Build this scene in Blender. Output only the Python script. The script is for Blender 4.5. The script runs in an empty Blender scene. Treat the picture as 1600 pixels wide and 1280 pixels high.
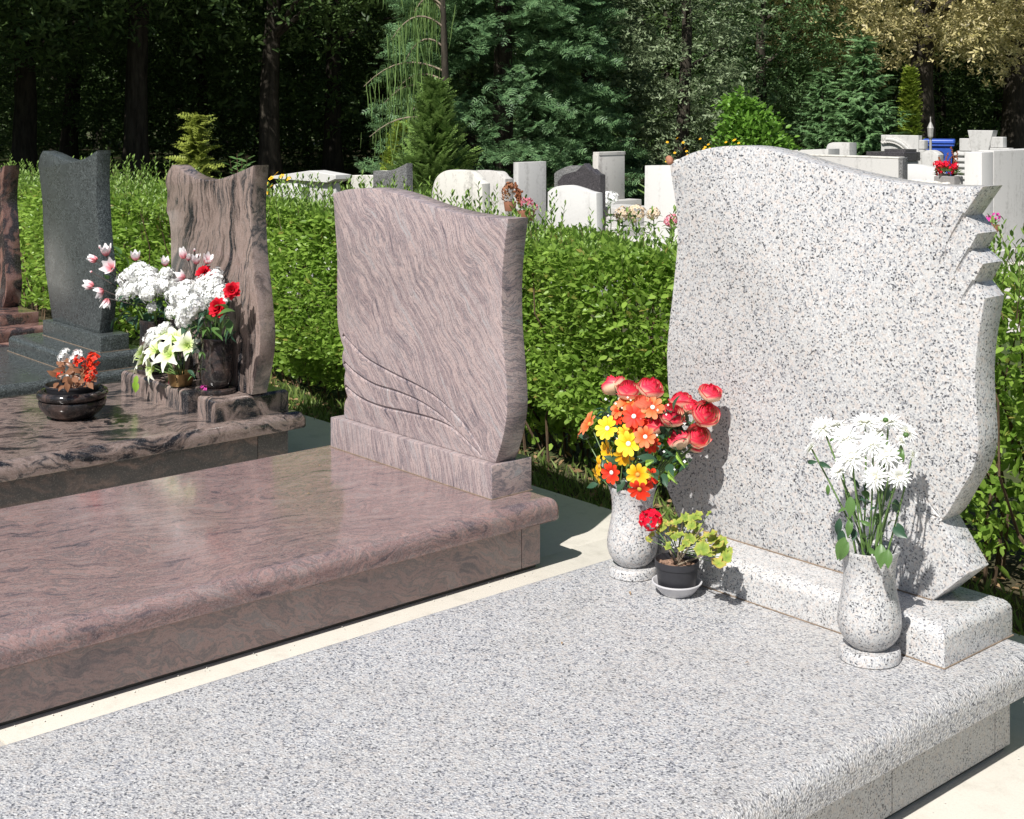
import bpy, bmesh, math, random
import numpy as np
from mathutils import Vector, Matrix, Euler, noise as mnoise

random.seed(7)
RNG = np.random.default_rng(7)
SC = bpy.context.scene
COL = SC.collection
PI = math.pi
R = math.radians

# ------------------------------------------------------------------ camera, sky, sun, exposure
YAW, FPX, HORIZON, EYE = R(48.77), 2145.0, 168.0, 1.65     # surveyed from the edges of the graves (1600 px wide photograph)
cam_data = bpy.data.cameras.new('camera')
cam = bpy.data.objects.new('camera', cam_data)
COL.objects.link(cam)
cam.location = (0, 0, EYE)
cam.rotation_euler = (R(90), 0, YAW)
cam_data.sensor_width = 36
cam_data.lens = FPX / 1600 * 36
cam_data.shift_y = -(640 - HORIZON) / 1600
cam_data.clip_end = 2000
cam_data.clip_start = 0.05
SC.camera = cam

SUN_DIR = Vector((-0.28, 0.80, -1.0)).normalized()          # the way the light travels
world = bpy.data.worlds.new('World')
SC.world = world
world.use_nodes = True
wt = world.node_tree
for n in list(wt.nodes):
    wt.nodes.remove(n)
sky = wt.nodes.new('ShaderNodeTexSky')
sky.sky_type = 'NISHITA'
sky.sun_disc = False
sky.sun_elevation = math.asin(-SUN_DIR.z)
sky.sun_rotation = math.atan2(-SUN_DIR.x, -SUN_DIR.y)
bg = wt.nodes.new('ShaderNodeBackground')
bg.inputs['Strength'].default_value = 0.06
wo = wt.nodes.new('ShaderNodeOutputWorld')
wt.links.new(sky.outputs[0], bg.inputs[0])
wt.links.new(bg.outputs[0], wo.inputs[0])

sun_data = bpy.data.lights.new('sun', 'SUN')
sun_data.energy = 5.0
sun_data.angle = R(0.5)
sun_data.color = (1.0, 0.97, 0.925)
sun = bpy.data.objects.new('sun', sun_data)
sun.rotation_euler = SUN_DIR.to_track_quat('-Z', 'Y').to_euler()
sun.location = (3, -8, 12)
COL.objects.link(sun)

SC.view_settings.view_transform = 'Standard'
SC.view_settings.look = 'None'
SC.view_settings.exposure = 0.52
SC.view_settings.gamma = 1
SC.view_settings.use_curve_mapping = False
SC.render.engine = 'CYCLES'
SC.cycles.max_bounces = 7
SC.cycles.diffuse_bounces = 3
SC.cycles.glossy_bounces = 3
SC.cycles.transmission_bounces = 5
SC.cycles.sample_clamp_indirect = 6

# ------------------------------------------------------------------ survey helpers
_s, _c = math.sin(YAW), math.cos(YAW)


def spot(u, v, Y):
    """Where the sight line through a point of the photograph meets the upright plane y = Y."""
    t = (u - 800) / FPX
    ry = _c + _s * t
    rx = -_s + _c * t
    d = Y / ry
    return Vector((rx * d, Y, EYE - d * (v - HORIZON) / FPX))


def far(u, d, z=0.0):
    """Ground point d metres down the view, on the sight line of column u."""
    t = (u - 800) / FPX
    return Vector((d * (-_s + _c * t), d * (_c + _s * t), z))


# ------------------------------------------------------------------ object helpers
def tag(o, label=None, cat=None, group=None, kind=None):
    if label: o['label'] = label
    if cat: o['category'] = cat
    if group: o['group'] = group
    if kind: o['kind'] = kind
    return o


def thing(name, label, cat, loc=(0, 0, 0), rz=0.0, group=None):
    o = bpy.data.objects.new(name, None)
    o.empty_display_size = 0.1
    COL.objects.link(o)
    o.location = loc
    o.rotation_euler = (0, 0, rz)
    return tag(o, label, cat, group)


def link(name, me, mats, parent=None, sharp=None):
    o = bpy.data.objects.new(name, me)
    COL.objects.link(o)
    if not isinstance(mats, (list, tuple)): mats = [mats]
    if len(me.materials) == 0:
        for m in mats: me.materials.append(m)
    if parent is not None: o.parent = parent
    if sharp is not None:
        me.polygons.foreach_set('use_smooth', [True] * len(me.polygons))
        me.set_sharp_from_angle(angle=R(sharp))
    return o


def copy_tree(o, parent=None):
    c = o.copy()
    COL.objects.link(c)
    if parent is not None: c.parent = parent
    for ch in o.children:
        copy_tree(ch, c)
    return c


class MB:
    """collects vertices, faces and a 0..1 gradient"""
    def __init__(self):
        self.v, self.f, self.g, self.mi = [], [], [], []

    def grid(self, rows, grad=None, mat=0, closed=False):
        b = len(self.v)
        n = len(rows[0])
        for i, r in enumerate(rows):
            for p in r:
                self.v.append(tuple(p))
                self.g.append(grad[i] if grad else 0.0)
        for i in range(len(rows) - 1):
            for j in range(n if closed else n - 1):
                j2 = (j + 1) % n
                self.f.append((b + i * n + j, b + i * n + j2, b + (i + 1) * n + j2, b + (i + 1) * n + j))
                self.mi.append(mat)

    def tube(self, pts, rad, n=6, mat=0, grad=0.0, cap=True):
        pts = [Vector(p) for p in pts]
        if not isinstance(rad, (list, tuple)): rad = [rad] * len(pts)
        b = len(self.v)
        for i, p in enumerate(pts):
            t = (pts[min(i + 1, len(pts) - 1)] - pts[max(i - 1, 0)])
            if t.length < 1e-9: t = Vector((0, 0, 1))
            t.normalize()
            a = t.cross(Vector((0.31, 0.17, 0.93))) if abs(t.dot(Vector((0.31, 0.17, 0.93)))) < .98 else t.cross(Vector((1, 0, 0)))
            a.normalize()
            c = t.cross(a)
            for k in range(n):
                q = p + (a * math.cos(2 * PI * k / n) + c * math.sin(2 * PI * k / n)) * rad[i]
                self.v.append(tuple(q)); self.g.append(grad)
        for i in range(len(pts) - 1):
            for k in range(n):
                k2 = (k + 1) % n
                self.f.append((b + i * n + k, b + i * n + k2, b + (i + 1) * n + k2, b + (i + 1) * n + k)); self.mi.append(mat)
        if cap:
            self.f.append(tuple(b + (len(pts) - 1) * n + k for k in range(n))); self.mi.append(mat)
            self.f.append(tuple(b + n - 1 - k for k in range(n))); self.mi.append(mat)

    def lathe(self, prof, n=40, mat=0, centre=(0, 0, 0), cap0=True, cap1=False):
        b = len(self.v)
        for r, z in prof:
            for k in range(n):
                a = 2 * PI * k / n
                self.v.append((centre[0] + r * math.cos(a), centre[1] + r * math.sin(a), centre[2] + z)); self.g.append(0)
        for i in range(len(prof) - 1):
            for k in range(n):
                k2 = (k + 1) % n
                self.f.append((b + i * n + k, b + i * n + k2, b + (i + 1) * n + k2, b + (i + 1) * n + k)); self.mi.append(mat)
        if cap0: self.f.append(tuple(b + n - 1 - k for k in range(n))); self.mi.append(mat)
        if cap1: self.f.append(tuple(b + (len(prof) - 1) * n + k for k in range(n))); self.mi.append(mat)

    def ball(self, c, r, n=8, m=5, mat=0, grad=0.0, sq=(1, 1, 1)):
        rows = []
        for i in range(m + 1):
            t = PI * i / m
            rows.append([(c[0] + sq[0] * r * math.sin(t) * math.cos(2 * PI * k / n), c[1] + sq[1] * r * math.sin(t) * math.sin(2 * PI * k / n), c[2] - sq[2] * r * math.cos(t)) for k in range(n)])
        self.grid(rows, [grad] * (m + 1), mat, closed=True)

    def box(self, x0, x1, y0, y1, z0, z1, mat=0):
        b = len(self.v)
        for p in ((x0, y0, z0), (x1, y0, z0), (x1, y1, z0), (x0, y1, z0), (x0, y0, z1), (x1, y0, z1), (x1, y1, z1), (x0, y1, z1)):
            self.v.append(p); self.g.append(0)
        for q in ((3, 2, 1, 0), (4, 5, 6, 7), (0, 1, 5, 4), (1, 2, 6, 5), (2, 3, 7, 6), (3, 0, 4, 7)):
            self.f.append(tuple(b + i for i in q)); self.mi.append(mat)

    def put(self, other, M):
        """append another MB moved by matrix M"""
        b = len(self.v)
        for p in other.v: self.v.append(tuple(M @ Vector(p)))
        self.g += other.g
        self.f += [tuple(b + i for i in f) for f in other.f]
        self.mi += other.mi

    def mesh(self, name):
        me = bpy.data.meshes.new(name)
        me.from_pydata(self.v, [], self.f)
        me.polygons.foreach_set('material_index', self.mi)
        at = me.attributes.new('grad', 'FLOAT', 'POINT')
        at.data.foreach_set('value', self.g)
        me.update()
        return me

    def build(self, name, mats, parent=None, sharp=None):
        return link(name, self.mesh(name), mats, parent, sharp)


def np_mesh(name, V, Fc, smooth=False):
    """V (n,3) and Fc (m,k) arrays -> mesh, quickly"""
    me = bpy.data.meshes.new(name)
    m, k = Fc.shape
    me.vertices.add(len(V)); me.loops.add(m * k); me.polygons.add(m)
    me.vertices.foreach_set('co', np.ascontiguousarray(V, dtype=np.float32).ravel())
    me.loops.foreach_set('vertex_index', np.ascontiguousarray(Fc, dtype=np.int32).ravel())
    me.polygons.foreach_set('loop_start', np.arange(0, m * k, k, dtype=np.int32))
    if smooth: me.polygons.foreach_set('use_smooth', np.ones(m, dtype=bool))
    me.update(calc_edges=True)
    return me


def frames(D, roll=None):
    """orthonormal frames whose local x runs along the rows of D -> (m,3,3)"""
    D = D / np.linalg.norm(D, axis=1, keepdims=True)
    up = np.tile(np.array([[0.03, 0.02, 1.0]]), (len(D), 1))
    Yv = np.cross(up, D); Yv /= np.linalg.norm(Yv, axis=1, keepdims=True) + 1e-9
    Zv = np.cross(D, Yv)
    if roll is not None:
        c, s = np.cos(roll)[:, None], np.sin(roll)[:, None]
        Yv, Zv = Yv * c + Zv * s, Zv * c - Yv * s
    return np.stack([D, Yv, Zv], axis=2)


def scatter(tv, tf, P, D, S, roll=None):
    """copies of a small template (x forward, z up) at points P along directions D with sizes S"""
    M = frames(D, roll)
    V = np.einsum('mij,nj->mni', M, tv) * S[:, None, None] + P[:, None, :]
    n = len(tv)
    Fc = tf[None, :, :] + (np.arange(len(P)) * n)[:, None, None]
    return V.reshape(-1, 3), Fc.reshape(-1, tf.shape[1])


def join(parts):
    Vs, Fs, b = [], [], 0
    for V, Fc in parts:
        Vs.append(V); Fs.append(Fc + b); b += len(V)
    return np.concatenate(Vs), np.concatenate(Fs)


LEAF_V = np.array([(0, 0, 0), (.30, .17, .05), (.68, .16, .04), (1, 0, -.05), (.68, -.16, .04), (.30, -.17, .05)])
LEAF_F = np.array([(0, 1, 2, 3), (0, 3, 4, 5)])
WIDE_V = LEAF_V * np.array([1, 1.6, 1.0])
CLUMP_V = np.concatenate([LEAF_V * .6 + np.array([0, .25, 0]), LEAF_V * .6 @ np.array([[.6, -.7, .2], [.75, .6, .1], [-.2, .1, 1]]).T + np.array([-.1, -.3, .1]),
                          LEAF_V * .55 @ np.array([[.3, .9, 0], [-.9, .3, .2], [.1, 0, 1]]).T + np.array([.3, 0, -.1])])
CLUMP_F = np.concatenate([LEAF_F, LEAF_F + 6, LEAF_F + 12])


def spray_template(n=7, w=.42, droop=.15):
    """flat ragged conifer spray: side shoots on a bent axis"""
    V, Fc = [], []
    def tri(a, b, c, d):
        i = len(V); V.extend([a, b, c, d]); Fc.append((i, i + 1, i + 2, i + 3))
    rr = random.Random(3)
    for k in range(n):
        t = k / n
        x = t; z = -droop * t * t
        L = w * (1 - t * .75) * rr.uniform(.75, 1.15)
        for sgn in (-1, 1):
            bx = x + L * .8
            tri((x, 0, z), (x + .10, 0, z - .01), (bx, sgn * L, z - .06 * rr.random()), (x + L * .35, sgn * L * .75, z + .03 * rr.random()))
    tri((0, .018, 0), (0, -.018, 0), (1.05, -.01, -droop), (1.05, .01, -droop))
    return np.array(V), np.array(Fc)


SPRAY_V, SPRAY_F = spray_template()
TUFT_V, TUFT_F = spray_template(4, .5, .1)
FEATH_V, FEATH_F = spray_template(9, .26, .3)


def rand_dirs(n):
    d = RNG.normal(size=(n, 3))
    return d / np.linalg.norm(d, axis=1, keepdims=True)


# ------------------------------------------------------------------ materials
class NT:
    def __init__(self, name):
        self.m = bpy.data.materials.new(name)
        self.m.use_nodes = True
        self.t = self.m.node_tree
        self.t.nodes.clear()
        self.out = self.n('ShaderNodeOutputMaterial')
        self.b = self.n('ShaderNodeBsdfPrincipled')
        self.t.links.new(self.b.outputs[0], self.out.inputs[0])

    def n(self, kind, ins=None, **kw):
        nd = self.t.nodes.new(kind)
        for k, v in kw.items(): setattr(nd, k, v)
        for k, v in (ins or {}).items(): self.set(nd, k, v)
        return nd

    def set(self, nd, k, v):
        s = nd.inputs[k]
        if hasattr(v, 'is_output') or isinstance(v, bpy.types.NodeSocket):
            self.t.links.new(v, s)
        elif isinstance(v, bpy.types.Node):
            self.t.links.new(v.outputs[0], s)
        else:
            s.default_value = v

    def ramp(self, fac, stops, interp='LINEAR'):
        r = self.n('ShaderNodeValToRGB', {0: fac})
        cr = r.color_ramp
        cr.interpolation = interp
        while len(cr.elements) < len(stops): cr.elements.new(0.5)
        for e, (p, c) in zip(cr.elements, stops):
            e.position = p
            e.color = (c, c, c, 1) if isinstance(c, (int, float)) else (*c, 1)
        return r.outputs[0]

    def mix(self, fac, a, b, blend='MIX'):
        x = self.n('ShaderNodeMix', data_type='RGBA', blend_type=blend)
        self.set(x, 0, fac)
        self.set(x, 6, a if not isinstance(a, tuple) or len(a) == 4 else (*a, 1))
        self.set(x, 7, b if not isinstance(b, tuple) or len(b) == 4 else (*b, 1))
        return x.outputs[2]

    def math(self, op, a, b=0.0):
        x = self.n('ShaderNodeMath', operation=op)
        self.set(x, 0, a); self.set(x, 1, b)
        return x.outputs[0]

    def vmath(self, op, a, b=None, scale=None):
        x = self.n('ShaderNodeVectorMath', operation=op)
        self.set(x, 0, a)
        if b is not None: self.set(x, 1, b)
        if scale is not None: self.set(x, 'Scale', scale)
        return x.outputs[0]

    def coords(self, rnd=True):
        tc = self.n('ShaderNodeTexCoord').outputs['Object']
        if not rnd: return tc
        oi = self.n('ShaderNodeObjectInfo').outputs['Random']
        off = self.math('MULTIPLY', oi, 7.3)
        return self.vmath('ADD', tc, self.n('ShaderNodeCombineXYZ', {0: off, 1: off, 2: off}).outputs[0])

    def noise(self, vec, scale, detail=4, rough=.55, out=0):
        return self.n('ShaderNodeTexNoise', {'Vector': vec, 'Scale': scale, 'Detail': detail, 'Roughness': rough}).outputs[out]

    def voro(self, vec, scale, feature='F1', out='Color'):
        return self.n('ShaderNodeTexVoronoi', {'Vector': vec, 'Scale': scale}, feature=feature).outputs[out]

    def bump(self, h, strength=.2, dist=.002):
        b = self.n('ShaderNodeBump', {'Height': h, 'Strength': strength, 'Distance': dist})
        self.set(self.b, 'Normal', b.outputs[0])

    def finish(self, col, rough=.5, spec=.5):
        self.set(self.b, 'Base Color', col if not isinstance(col, tuple) or len(col) == 4 else (*col, 1))
        self.set(self.b, 'Roughness', rough)
        self.b.inputs['Specular IOR Level'].default_value = spec
        return self.m


def granite(name, stops, scale=120., rough=.35, bump=0., big=None, stain=.12, spec=.5, distort=.005):
    t = NT(name)
    v = t.coords()
    nz = t.noise(v, 70, 2, .6, 1)
    v2 = t.vmath('ADD', v, t.vmath('SCALE', t.vmath('SUBTRACT', nz, (.5, .5, .5)), scale=distort * 2))
    c = t.n('ShaderNodeSeparateColor', {0: t.voro(v2, scale)}).outputs[0]
    # crystals gather in cloudy patches
    drift = t.math('MULTIPLY', t.math('SUBTRACT', t.noise(v, 14, 3, .6), .5), .28)
    fac = t.math('ADD', c, drift)
    col = t.ramp(fac, stops, 'CONSTANT')
    if big:
        c2 = t.n('ShaderNodeSeparateColor', {0: t.voro(v2, scale * .45)}).outputs[1]
        col = t.mix(t.ramp(c2, [(0, 0.), (.80, 0.), (.82, .55)]), col, big)
    fine = t.n('ShaderNodeSeparateColor', {0: t.voro(v2, scale * 2.3)}).outputs[2]
    col = t.mix(t.ramp(fine, [(0, .0), (.8, .0), (.82, .35)]), col, t.vmath('SCALE', col, scale=.45))
    cloud = t.noise(v, 2.2, 5, .6)
    col = t.mix(t.ramp(cloud, [(.35, stain), (.6, 0.)]), col, (.36, .33, .29))
    if bump:
        t.bump(t.math('ADD', t.voro(v, scale * .9, 'F1', 'Distance'), t.math('MULTIPLY', t.noise(v, 150, 3), .8)), bump, .004)
    rr = t.ramp(t.noise(v, 9, 4), [(.3, rough * .8), (.7, rough * 1.25)])
    return t.finish(col, rr, spec)


def banded(name, stops, tilt=(0, 0, 0), freq=(3, 3, 22), warp=.12, rough=.18, speck=.25, spec=.5, warp_scale=2.2, grain=260., bump=0.0):
    """metamorphic granite: bands wrung by slow noise, with a crystalline grain"""
    t = NT(name)
    v = t.coords()
    w = t.vmath('SCALE', t.vmath('SUBTRACT', t.noise(v, warp_scale, 3, .5, 1), (.5, .5, .5)), scale=warp * 2)
    w2 = t.vmath('SCALE', t.vmath('SUBTRACT', t.noise(v, warp_scale * 5, 2, .5, 1), (.5, .5, .5)), scale=warp * .22)
    p = t.vmath('ADD', t.vmath('ADD', v, w), w2)
    mp = t.n('ShaderNodeMapping', {'Vector': p, 'Rotation': tilt}).outputs[0]
    mp = t.vmath('MULTIPLY', mp, freq)
    b = t.noise(mp, 1.0, 7, .62)
    b2 = t.noise(t.vmath('MULTIPLY', mp, (1.4, 1.4, 3.6)), 1.0, 4, .6)
    f = t.math('ADD', t.math('MULTIPLY', b, .62), t.math('MULTIPLY', b2, .38))
    col = t.ramp(f, stops)
    g = t.n('ShaderNodeSeparateColor', {0: t.voro(v, grain)}).outputs[0]
    col = t.mix(t.ramp(g, [(0, speck), (.14, speck), (.15, 0.), (1, 0.)], 'CONSTANT'), col, t.vmath('SCALE', col, scale=.35))
    col = t.mix(t.ramp(g, [(0, 0.), (.82, 0.), (.83, speck * .35)], 'CONSTANT'), col, (.50, .46, .44))
    dust = t.noise(v, 3.0, 5, .65)
    rr = t.ramp(dust, [(.35, rough), (.7, rough * 2.2)])
    if bump: t.bump(t.math('ADD', g, t.noise(v, 200, 2)), bump, .002)
    return t.finish(col, rr, spec)


def leafmat(name, ca, cb, trans=.28, rough=.42, spec=.35, dry=None, tint=None):
    t = NT(name)
    ri = t.n('ShaderNodeNewGeometry').outputs['Random Per Island']
    st = [(0, ca), (.85, cb)]
    if dry: st += [(.955, cb), (.975, dry)]
    col = t.ramp(ri, st)
    t.finish(col, rough, spec)
    tr = t.n('ShaderNodeBsdfTranslucent', {0: t.mix(.5, col, tint or tuple(min(1, x * 2.2) for x in cb))})
    mx = t.n('ShaderNodeMixShader', {0: trans, 1: t.b.outputs[0], 2: tr.outputs[0]})
    t.t.links.new(mx.outputs[0], t.out.inputs[0])
    return t.m


def petalmat(name, stops, trans=.25, rough=.55):
    """petal colour runs from the claw (0) to the rim (1)"""
    t = NT(name)
    g = t.n('ShaderNodeAttribute', attribute_name='grad').outputs['Fac']
    nz = t.math('MULTIPLY', t.math('SUBTRACT', t.noise(t.coords(), 60, 2), .5), .25)
    col = t.ramp(t.math('ADD', g, nz), stops)
    t.finish(col, rough, .25)
    tr = t.n('ShaderNodeBsdfTranslucent', {0: col})
    mx = t.n('ShaderNodeMixShader', {0: trans, 1: t.b.outputs[0], 2: tr.outputs[0]})
    t.t.links.new(mx.outputs[0], t.out.inputs[0])
    return t.m


def plain(name, col, rough=.5, spec=.5, metal=0., vary=.12, scale=30.):
    t = NT(name)
    v = t.coords()
    c = t.mix(t.ramp(t.noise(v, scale, 4), [(.3, 0.), (.7, 1.)]), tuple(x * (1 - vary) for x in col), tuple(min(1, x * (1 + vary)) for x in col))
    t.b.inputs['Metallic'].default_value = metal
    return t.finish(c, rough, spec)


def weathered(name, col, streak=(.12, .115, .10), amt=.6, rough=.75, zs=1.0, bias=.52):
    """limestone, concrete or marble with rain streaks and lichen grime"""
    t = NT(name)
    v = t.coords()
    a = t.noise(t.vmath('MULTIPLY', v, (9, 9, 1.2)), 1.0, 5, .65)
    b = t.noise(v, 26, 5, .7)
    f = t.math('ADD', t.math('MULTIPLY', a, .6), t.math('MULTIPLY', b, .4))
    c = t.mix(t.ramp(f, [(bias, 0.), (bias + .16, amt)]), col, streak)
    c = t.mix(t.ramp(t.noise(v, 120, 3), [(.35, .16), (.6, 0.)]), c, tuple(x * .6 for x in col))
    t.bump(b, .15, .004)
    return t.finish(c, rough, .3)


M = {}
# grey speckled granite: polished and rough-finished
GREY = [(0, (.055, .057, .064)), (.065, (.15, .155, .175)), (.135, (.28, .285, .30)), (.26, (.41, .412, .42)), (.44, (.48, .477, .473)), (.84, (.49, .46, .435)), (.93, (.56, .56, .555))]
GREYR = [(0, (.09, .095, .11)), (.08, (.19, .195, .22)), (.18, (.29, .295, .315)), (.36, (.39, .39, .40)), (.58, (.46, .458, .455)), (.90, (.46, .435, .415)), (.95, (.56, .555, .55))]
M['grey_plinth'] = granite('grey granite sawn', [(p_, tuple(x * .92 + .02 for x in c_)) for p_, c_ in GREY], 300, .45, 0, (.50, .45, .41), stain=.3, distort=.002)
M['grey_fine'] = granite('grey granite turned', GREY, 300, .32, 0, (.53, .475, .44), distort=.002)
M['grey'] = granite('grey granite', GREY, 235, .35, 0, (.53, .475, .44), distort=.003)
M['grey_rough'] = granite('grey granite bush hammered', GREYR, 215, .5, .6, (.46, .43, .41), stain=.2, distort=.003)
M['dark'] = granite('dark green granite', [(0, (.025, .027, .027)), (.25, (.042, .048, .048)), (.5, (.068, .079, .079)), (.85, (.11, .123, .123))], 260, .27, 0, None, .0, .35)
M['mortar'] = plain('rusty mortar', (.21, .155, .11), .9, vary=.35)
M['darkfoot'] = plain('dark mortar', (.09, .085, .075), .9)
PINK = [(.30, (.04, .035, .042)), (.38, (.12, .095, .105)), (.43, (.30, .21, .20)), (.465, (.14, .115, .124)), (.50, (.33, .235, .22)), (.53, (.37, .27, .25)), (.555, (.17, .142, .15)), (.585, (.35, .26, .245)), (.62, (.25, .225, .228)), (.67, (.40, .34, .32)), (.76, (.46, .43, .41))]
PINKL = [(.30, (.05, .042, .05)), (.40, (.13, .10, .106)), (.46, (.25, .162, .152)), (.50, (.15, .12, .122)), (.54, (.29, .185, .17)), (.58, (.19, .155, .155)), (.62, (.28, .195, .18)), (.67, (.23, .20, .20)), (.72, (.38, .32, .30)), (.80, (.48, .44, .42))]
BR_ = lambda st, k: [(p_, (c_[0] * k * .95, c_[1] * k * 1.03, min(.6, c_[2] * k * 1.06))) for p_, c_ in st]
M['pink'] = banded('pink banded granite', BR_(PINK, 1.12), (0, R(-50), 0), (3.6, 6, 36), .12, .2, .45, grain=330.)
M['pink_flat'] = banded('pink banded granite ledger', [(p_, (c_[0] * .98, c_[1] * .98, c_[2] * .98)) for p_, c_ in PINKL], (0, 0, R(14)), (20, 4.5, 14), .2, .09, .35, warp_scale=2.1, grain=330.)
M['pink_plinth'] = banded('pink banded granite plinth', BR_(PINKL, 1.3), (R(20), 0, 0), (10, 3, 9), .16, .16, .3, warp_scale=3., grain=330.)
M['pink_base'] = banded('pink banded granite base', BR_(PINK, 1.05), (0, R(-72), 0), (3, 6, 40), .06, .22, .35, grain=330.)
BROWN = [(.30, (.010, .010, .012)), (.43, (.022, .021, .024)), (.465, (.12, .085, .073)), (.52, (.29, .20, .17)), (.56, (.20, .145, .125)), (.585, (.04, .037, .04)), (.62, (.27, .19, .16)), (.71, (.33, .245, .21)), (.8, (.05, .04, .04))]
M['brown'] = banded('black and rose granite', BR_(BROWN, .9), (0, R(84), 0), (1.6, 4, 9), .13, .12, .3, warp_scale=3)
M['brown_flat'] = banded('black and rose granite ledger', BR_(BROWN, .78), (0, 0, R(20)), (9, 2.4, 7), .24, .12, .3, warp_scale=2.2)
DKBR = [(.30, (.008, .008, .009)), (.48, (.02, .018, .018)), (.56, (.055, .038, .033)), (.68, (.13, .085, .07))]
M['brown_vase'] = banded('dark brown polished granite', DKBR, (0, R(80), 0), (6, 8, 14), .08, .07, .12, warp_scale=6)
M['brown_plinth'] = banded('dark rose granite plinth', [(p_, tuple(x * 1.9 + .008 for x in c_)) for p_, c_ in DKBR], (R(10), 0, 0), (10, 3, 9), .16, .14, .3, warp_scale=3.)
M['redblack'] = banded('red and black granite', [(.32, (.012, .012, .013)), (.46, (.04, .03, .03)), (.5, (.15, .08, .065)), (.62, (.24, .14, .115)), (.7, (.05, .04, .04))], (0, R(75), 0), (2.5, 5, 9), .16, .13, .3, warp_scale=3)
M['marble'] = weathered('white marble', (.50, .49, .47), (.20, .19, .175), .65, .6, bias=.50)
M['marble_clean'] = weathered('clean white marble', (.57, .56, .54), (.30, .29, .27), .55, .55, bias=.53)
M['limestone'] = weathered('weathered limestone', (.58, .56, .51), (.14, .135, .12), .8, .85, bias=.5)
M['stained'] = weathered('rain stained limestone', (.50, .48, .45), (.14, .12, .11), .75, .8, bias=.52)
M['concrete'] = weathered('grey concrete', (.46, .45, .43), (.13, .13, .12), .6, .85, bias=.54)
M['charcoal'] = granite('charcoal granite', [(0, (.03, .028, .03)), (.4, (.06, .055, .06)), (.8, (.11, .10, .105))], 200, .3, 0, None, 0.)
M['midgrey'] = granite('mid grey granite', [(0, (.05, .05, .05)), (.3, (.14, .14, .14)), (.7, (.22, .22, .215))], 160, .4, 0, None, .1)


def paving_mat():
    t = NT('pale concrete paving')
    v = t.coords(False)
    c = t.mix(t.noise(v, 3.2, 6, .65), (.51, .475, .415), (.62, .585, .52))
    c = t.mix(t.ramp(t.noise(v, 140, 3, .6), [(.3, .22), (.55, 0.)]), c, (.42, .38, .32))
    c = t.mix(t.ramp(t.noise(v, 9, 5, .7), [(.52, 0.), (.72, .5)]), c, (.36, .34, .29))
    c = t.mix(t.ramp(t.noise(v, 420, 2, .6), [(.62, 0.), (.70, .6)]), c, (.25, .22, .18))
    t.bump(t.noise(v, 220, 3), .25, .002)
    return t.finish(c, .8, .3)


def soil_mat():
    t = NT('soil with litter')
    v = t.coords(False)
    c = t.mix(t.noise(v, 5, 6, .7), (.035, .028, .018), (.10, .085, .05))
    c = t.mix(t.ramp(t.noise(v, .35, 3), [(.42, 0.), (.58, .8)]), c, (.045, .075, .02))
    t.bump(t.noise(v, 30, 5), .6, .02)
    return t.finish(c, .95, .1)


def gravel_mat():
    t = NT('pale gravel path')
    v = t.coords(False)
    c = t.mix(t.n('ShaderNodeSeparateColor', {0: t.voro(v, 45)}).outputs[0], (.34, .32, .28), (.60, .57, .52))
    t.bump(t.voro(v, 45, 'F1', 'Distance'), .5, .01)
    return t.finish(c, .9, .2)


def bark_mat(name, a, b):
    t = NT(name)
    v = t.coords()
    n = t.noise(t.vmath('MULTIPLY', v, (14, 14, 2.5)), 1., 6, .7)
    t.bump(n, .8, .03)
    return t.finish(t.mix(t.ramp(n, [(.35, 0.), (.65, 1.)]), a, b), .9, .15)


M['paving'] = paving_mat()
M['soil'] = soil_mat()
M['gravel'] = gravel_mat()
M['bark'] = bark_mat('dark bark', (.02, .017, .013), (.065, .055, .042))
M['twig'] = bark_mat('brown twig', (.06, .04, .025), (.14, .095, .06))
M['twig_pale'] = bark_mat('pale twig', (.14, .11, .08), (.28, .23, .17))
M['hedge'] = leafmat('privet leaves', (.10, .185, .026), (.265, .395, .07), .38, .38, .4, (.26, .22, .06))
M['hedge_new'] = leafmat('young privet shoots', (.12, .21, .035), (.22, .33, .07), .35, .4, .35)
M['grass'] = leafmat('grass blades', (.09, .16, .03), (.22, .28, .08), .3, .5, .2, (.35, .28, .15))
M['litter'] = leafmat('dry fallen leaves', (.14, .085, .04), (.30, .20, .11), .1, .8, .1)
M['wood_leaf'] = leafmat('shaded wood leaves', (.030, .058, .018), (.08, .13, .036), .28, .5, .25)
M['oak_leaf'] = leafmat('yellowing oak leaves', (.28, .25, .085), (.58, .50, .26), .34, .5, .25, (.6, .53, .36))
M['cypress'] = leafmat('blue green cypress', (.040, .092, .038), (.13, .225, .095), .22, .5, .3)
M['cedar'] = leafmat('grey green foliage', (.095, .135, .065), (.22, .275, .15), .22, .5, .3)
M['spruce'] = leafmat('spruce needles', (.065, .145, .05), (.16, .27, .11), .18, .5, .3)
M['midgreen'] = leafmat('mid green leaves', (.05, .10, .036), (.12, .20, .075), .25, .5, .25)
M['thuja'] = leafmat('yellow green thuja', (.10, .16, .02), (.22, .29, .04), .2, .5, .25, (.32, .22, .05))
M['gold_fern'] = leafmat('golden fronds', (.15, .19, .03), (.30, .34, .07), .25, .5, .25)
M['weeping'] = leafmat('weeping light green foliage', (.08, .145, .04), (.17, .26, .08), .25, .5, .25)
M['juniper'] = leafmat('mid green juniper', (.075, .145, .03), (.17, .26, .07), .2, .5, .25)
M['vine'] = leafmat('bright green vine leaves', (.07, .16, .02), (.15, .29, .04), .3, .45, .3)
M['shoot'] = leafmat('glossy green shoot', (.06, .13, .03), (.13, .22, .07), .25, .4, .4)

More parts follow.
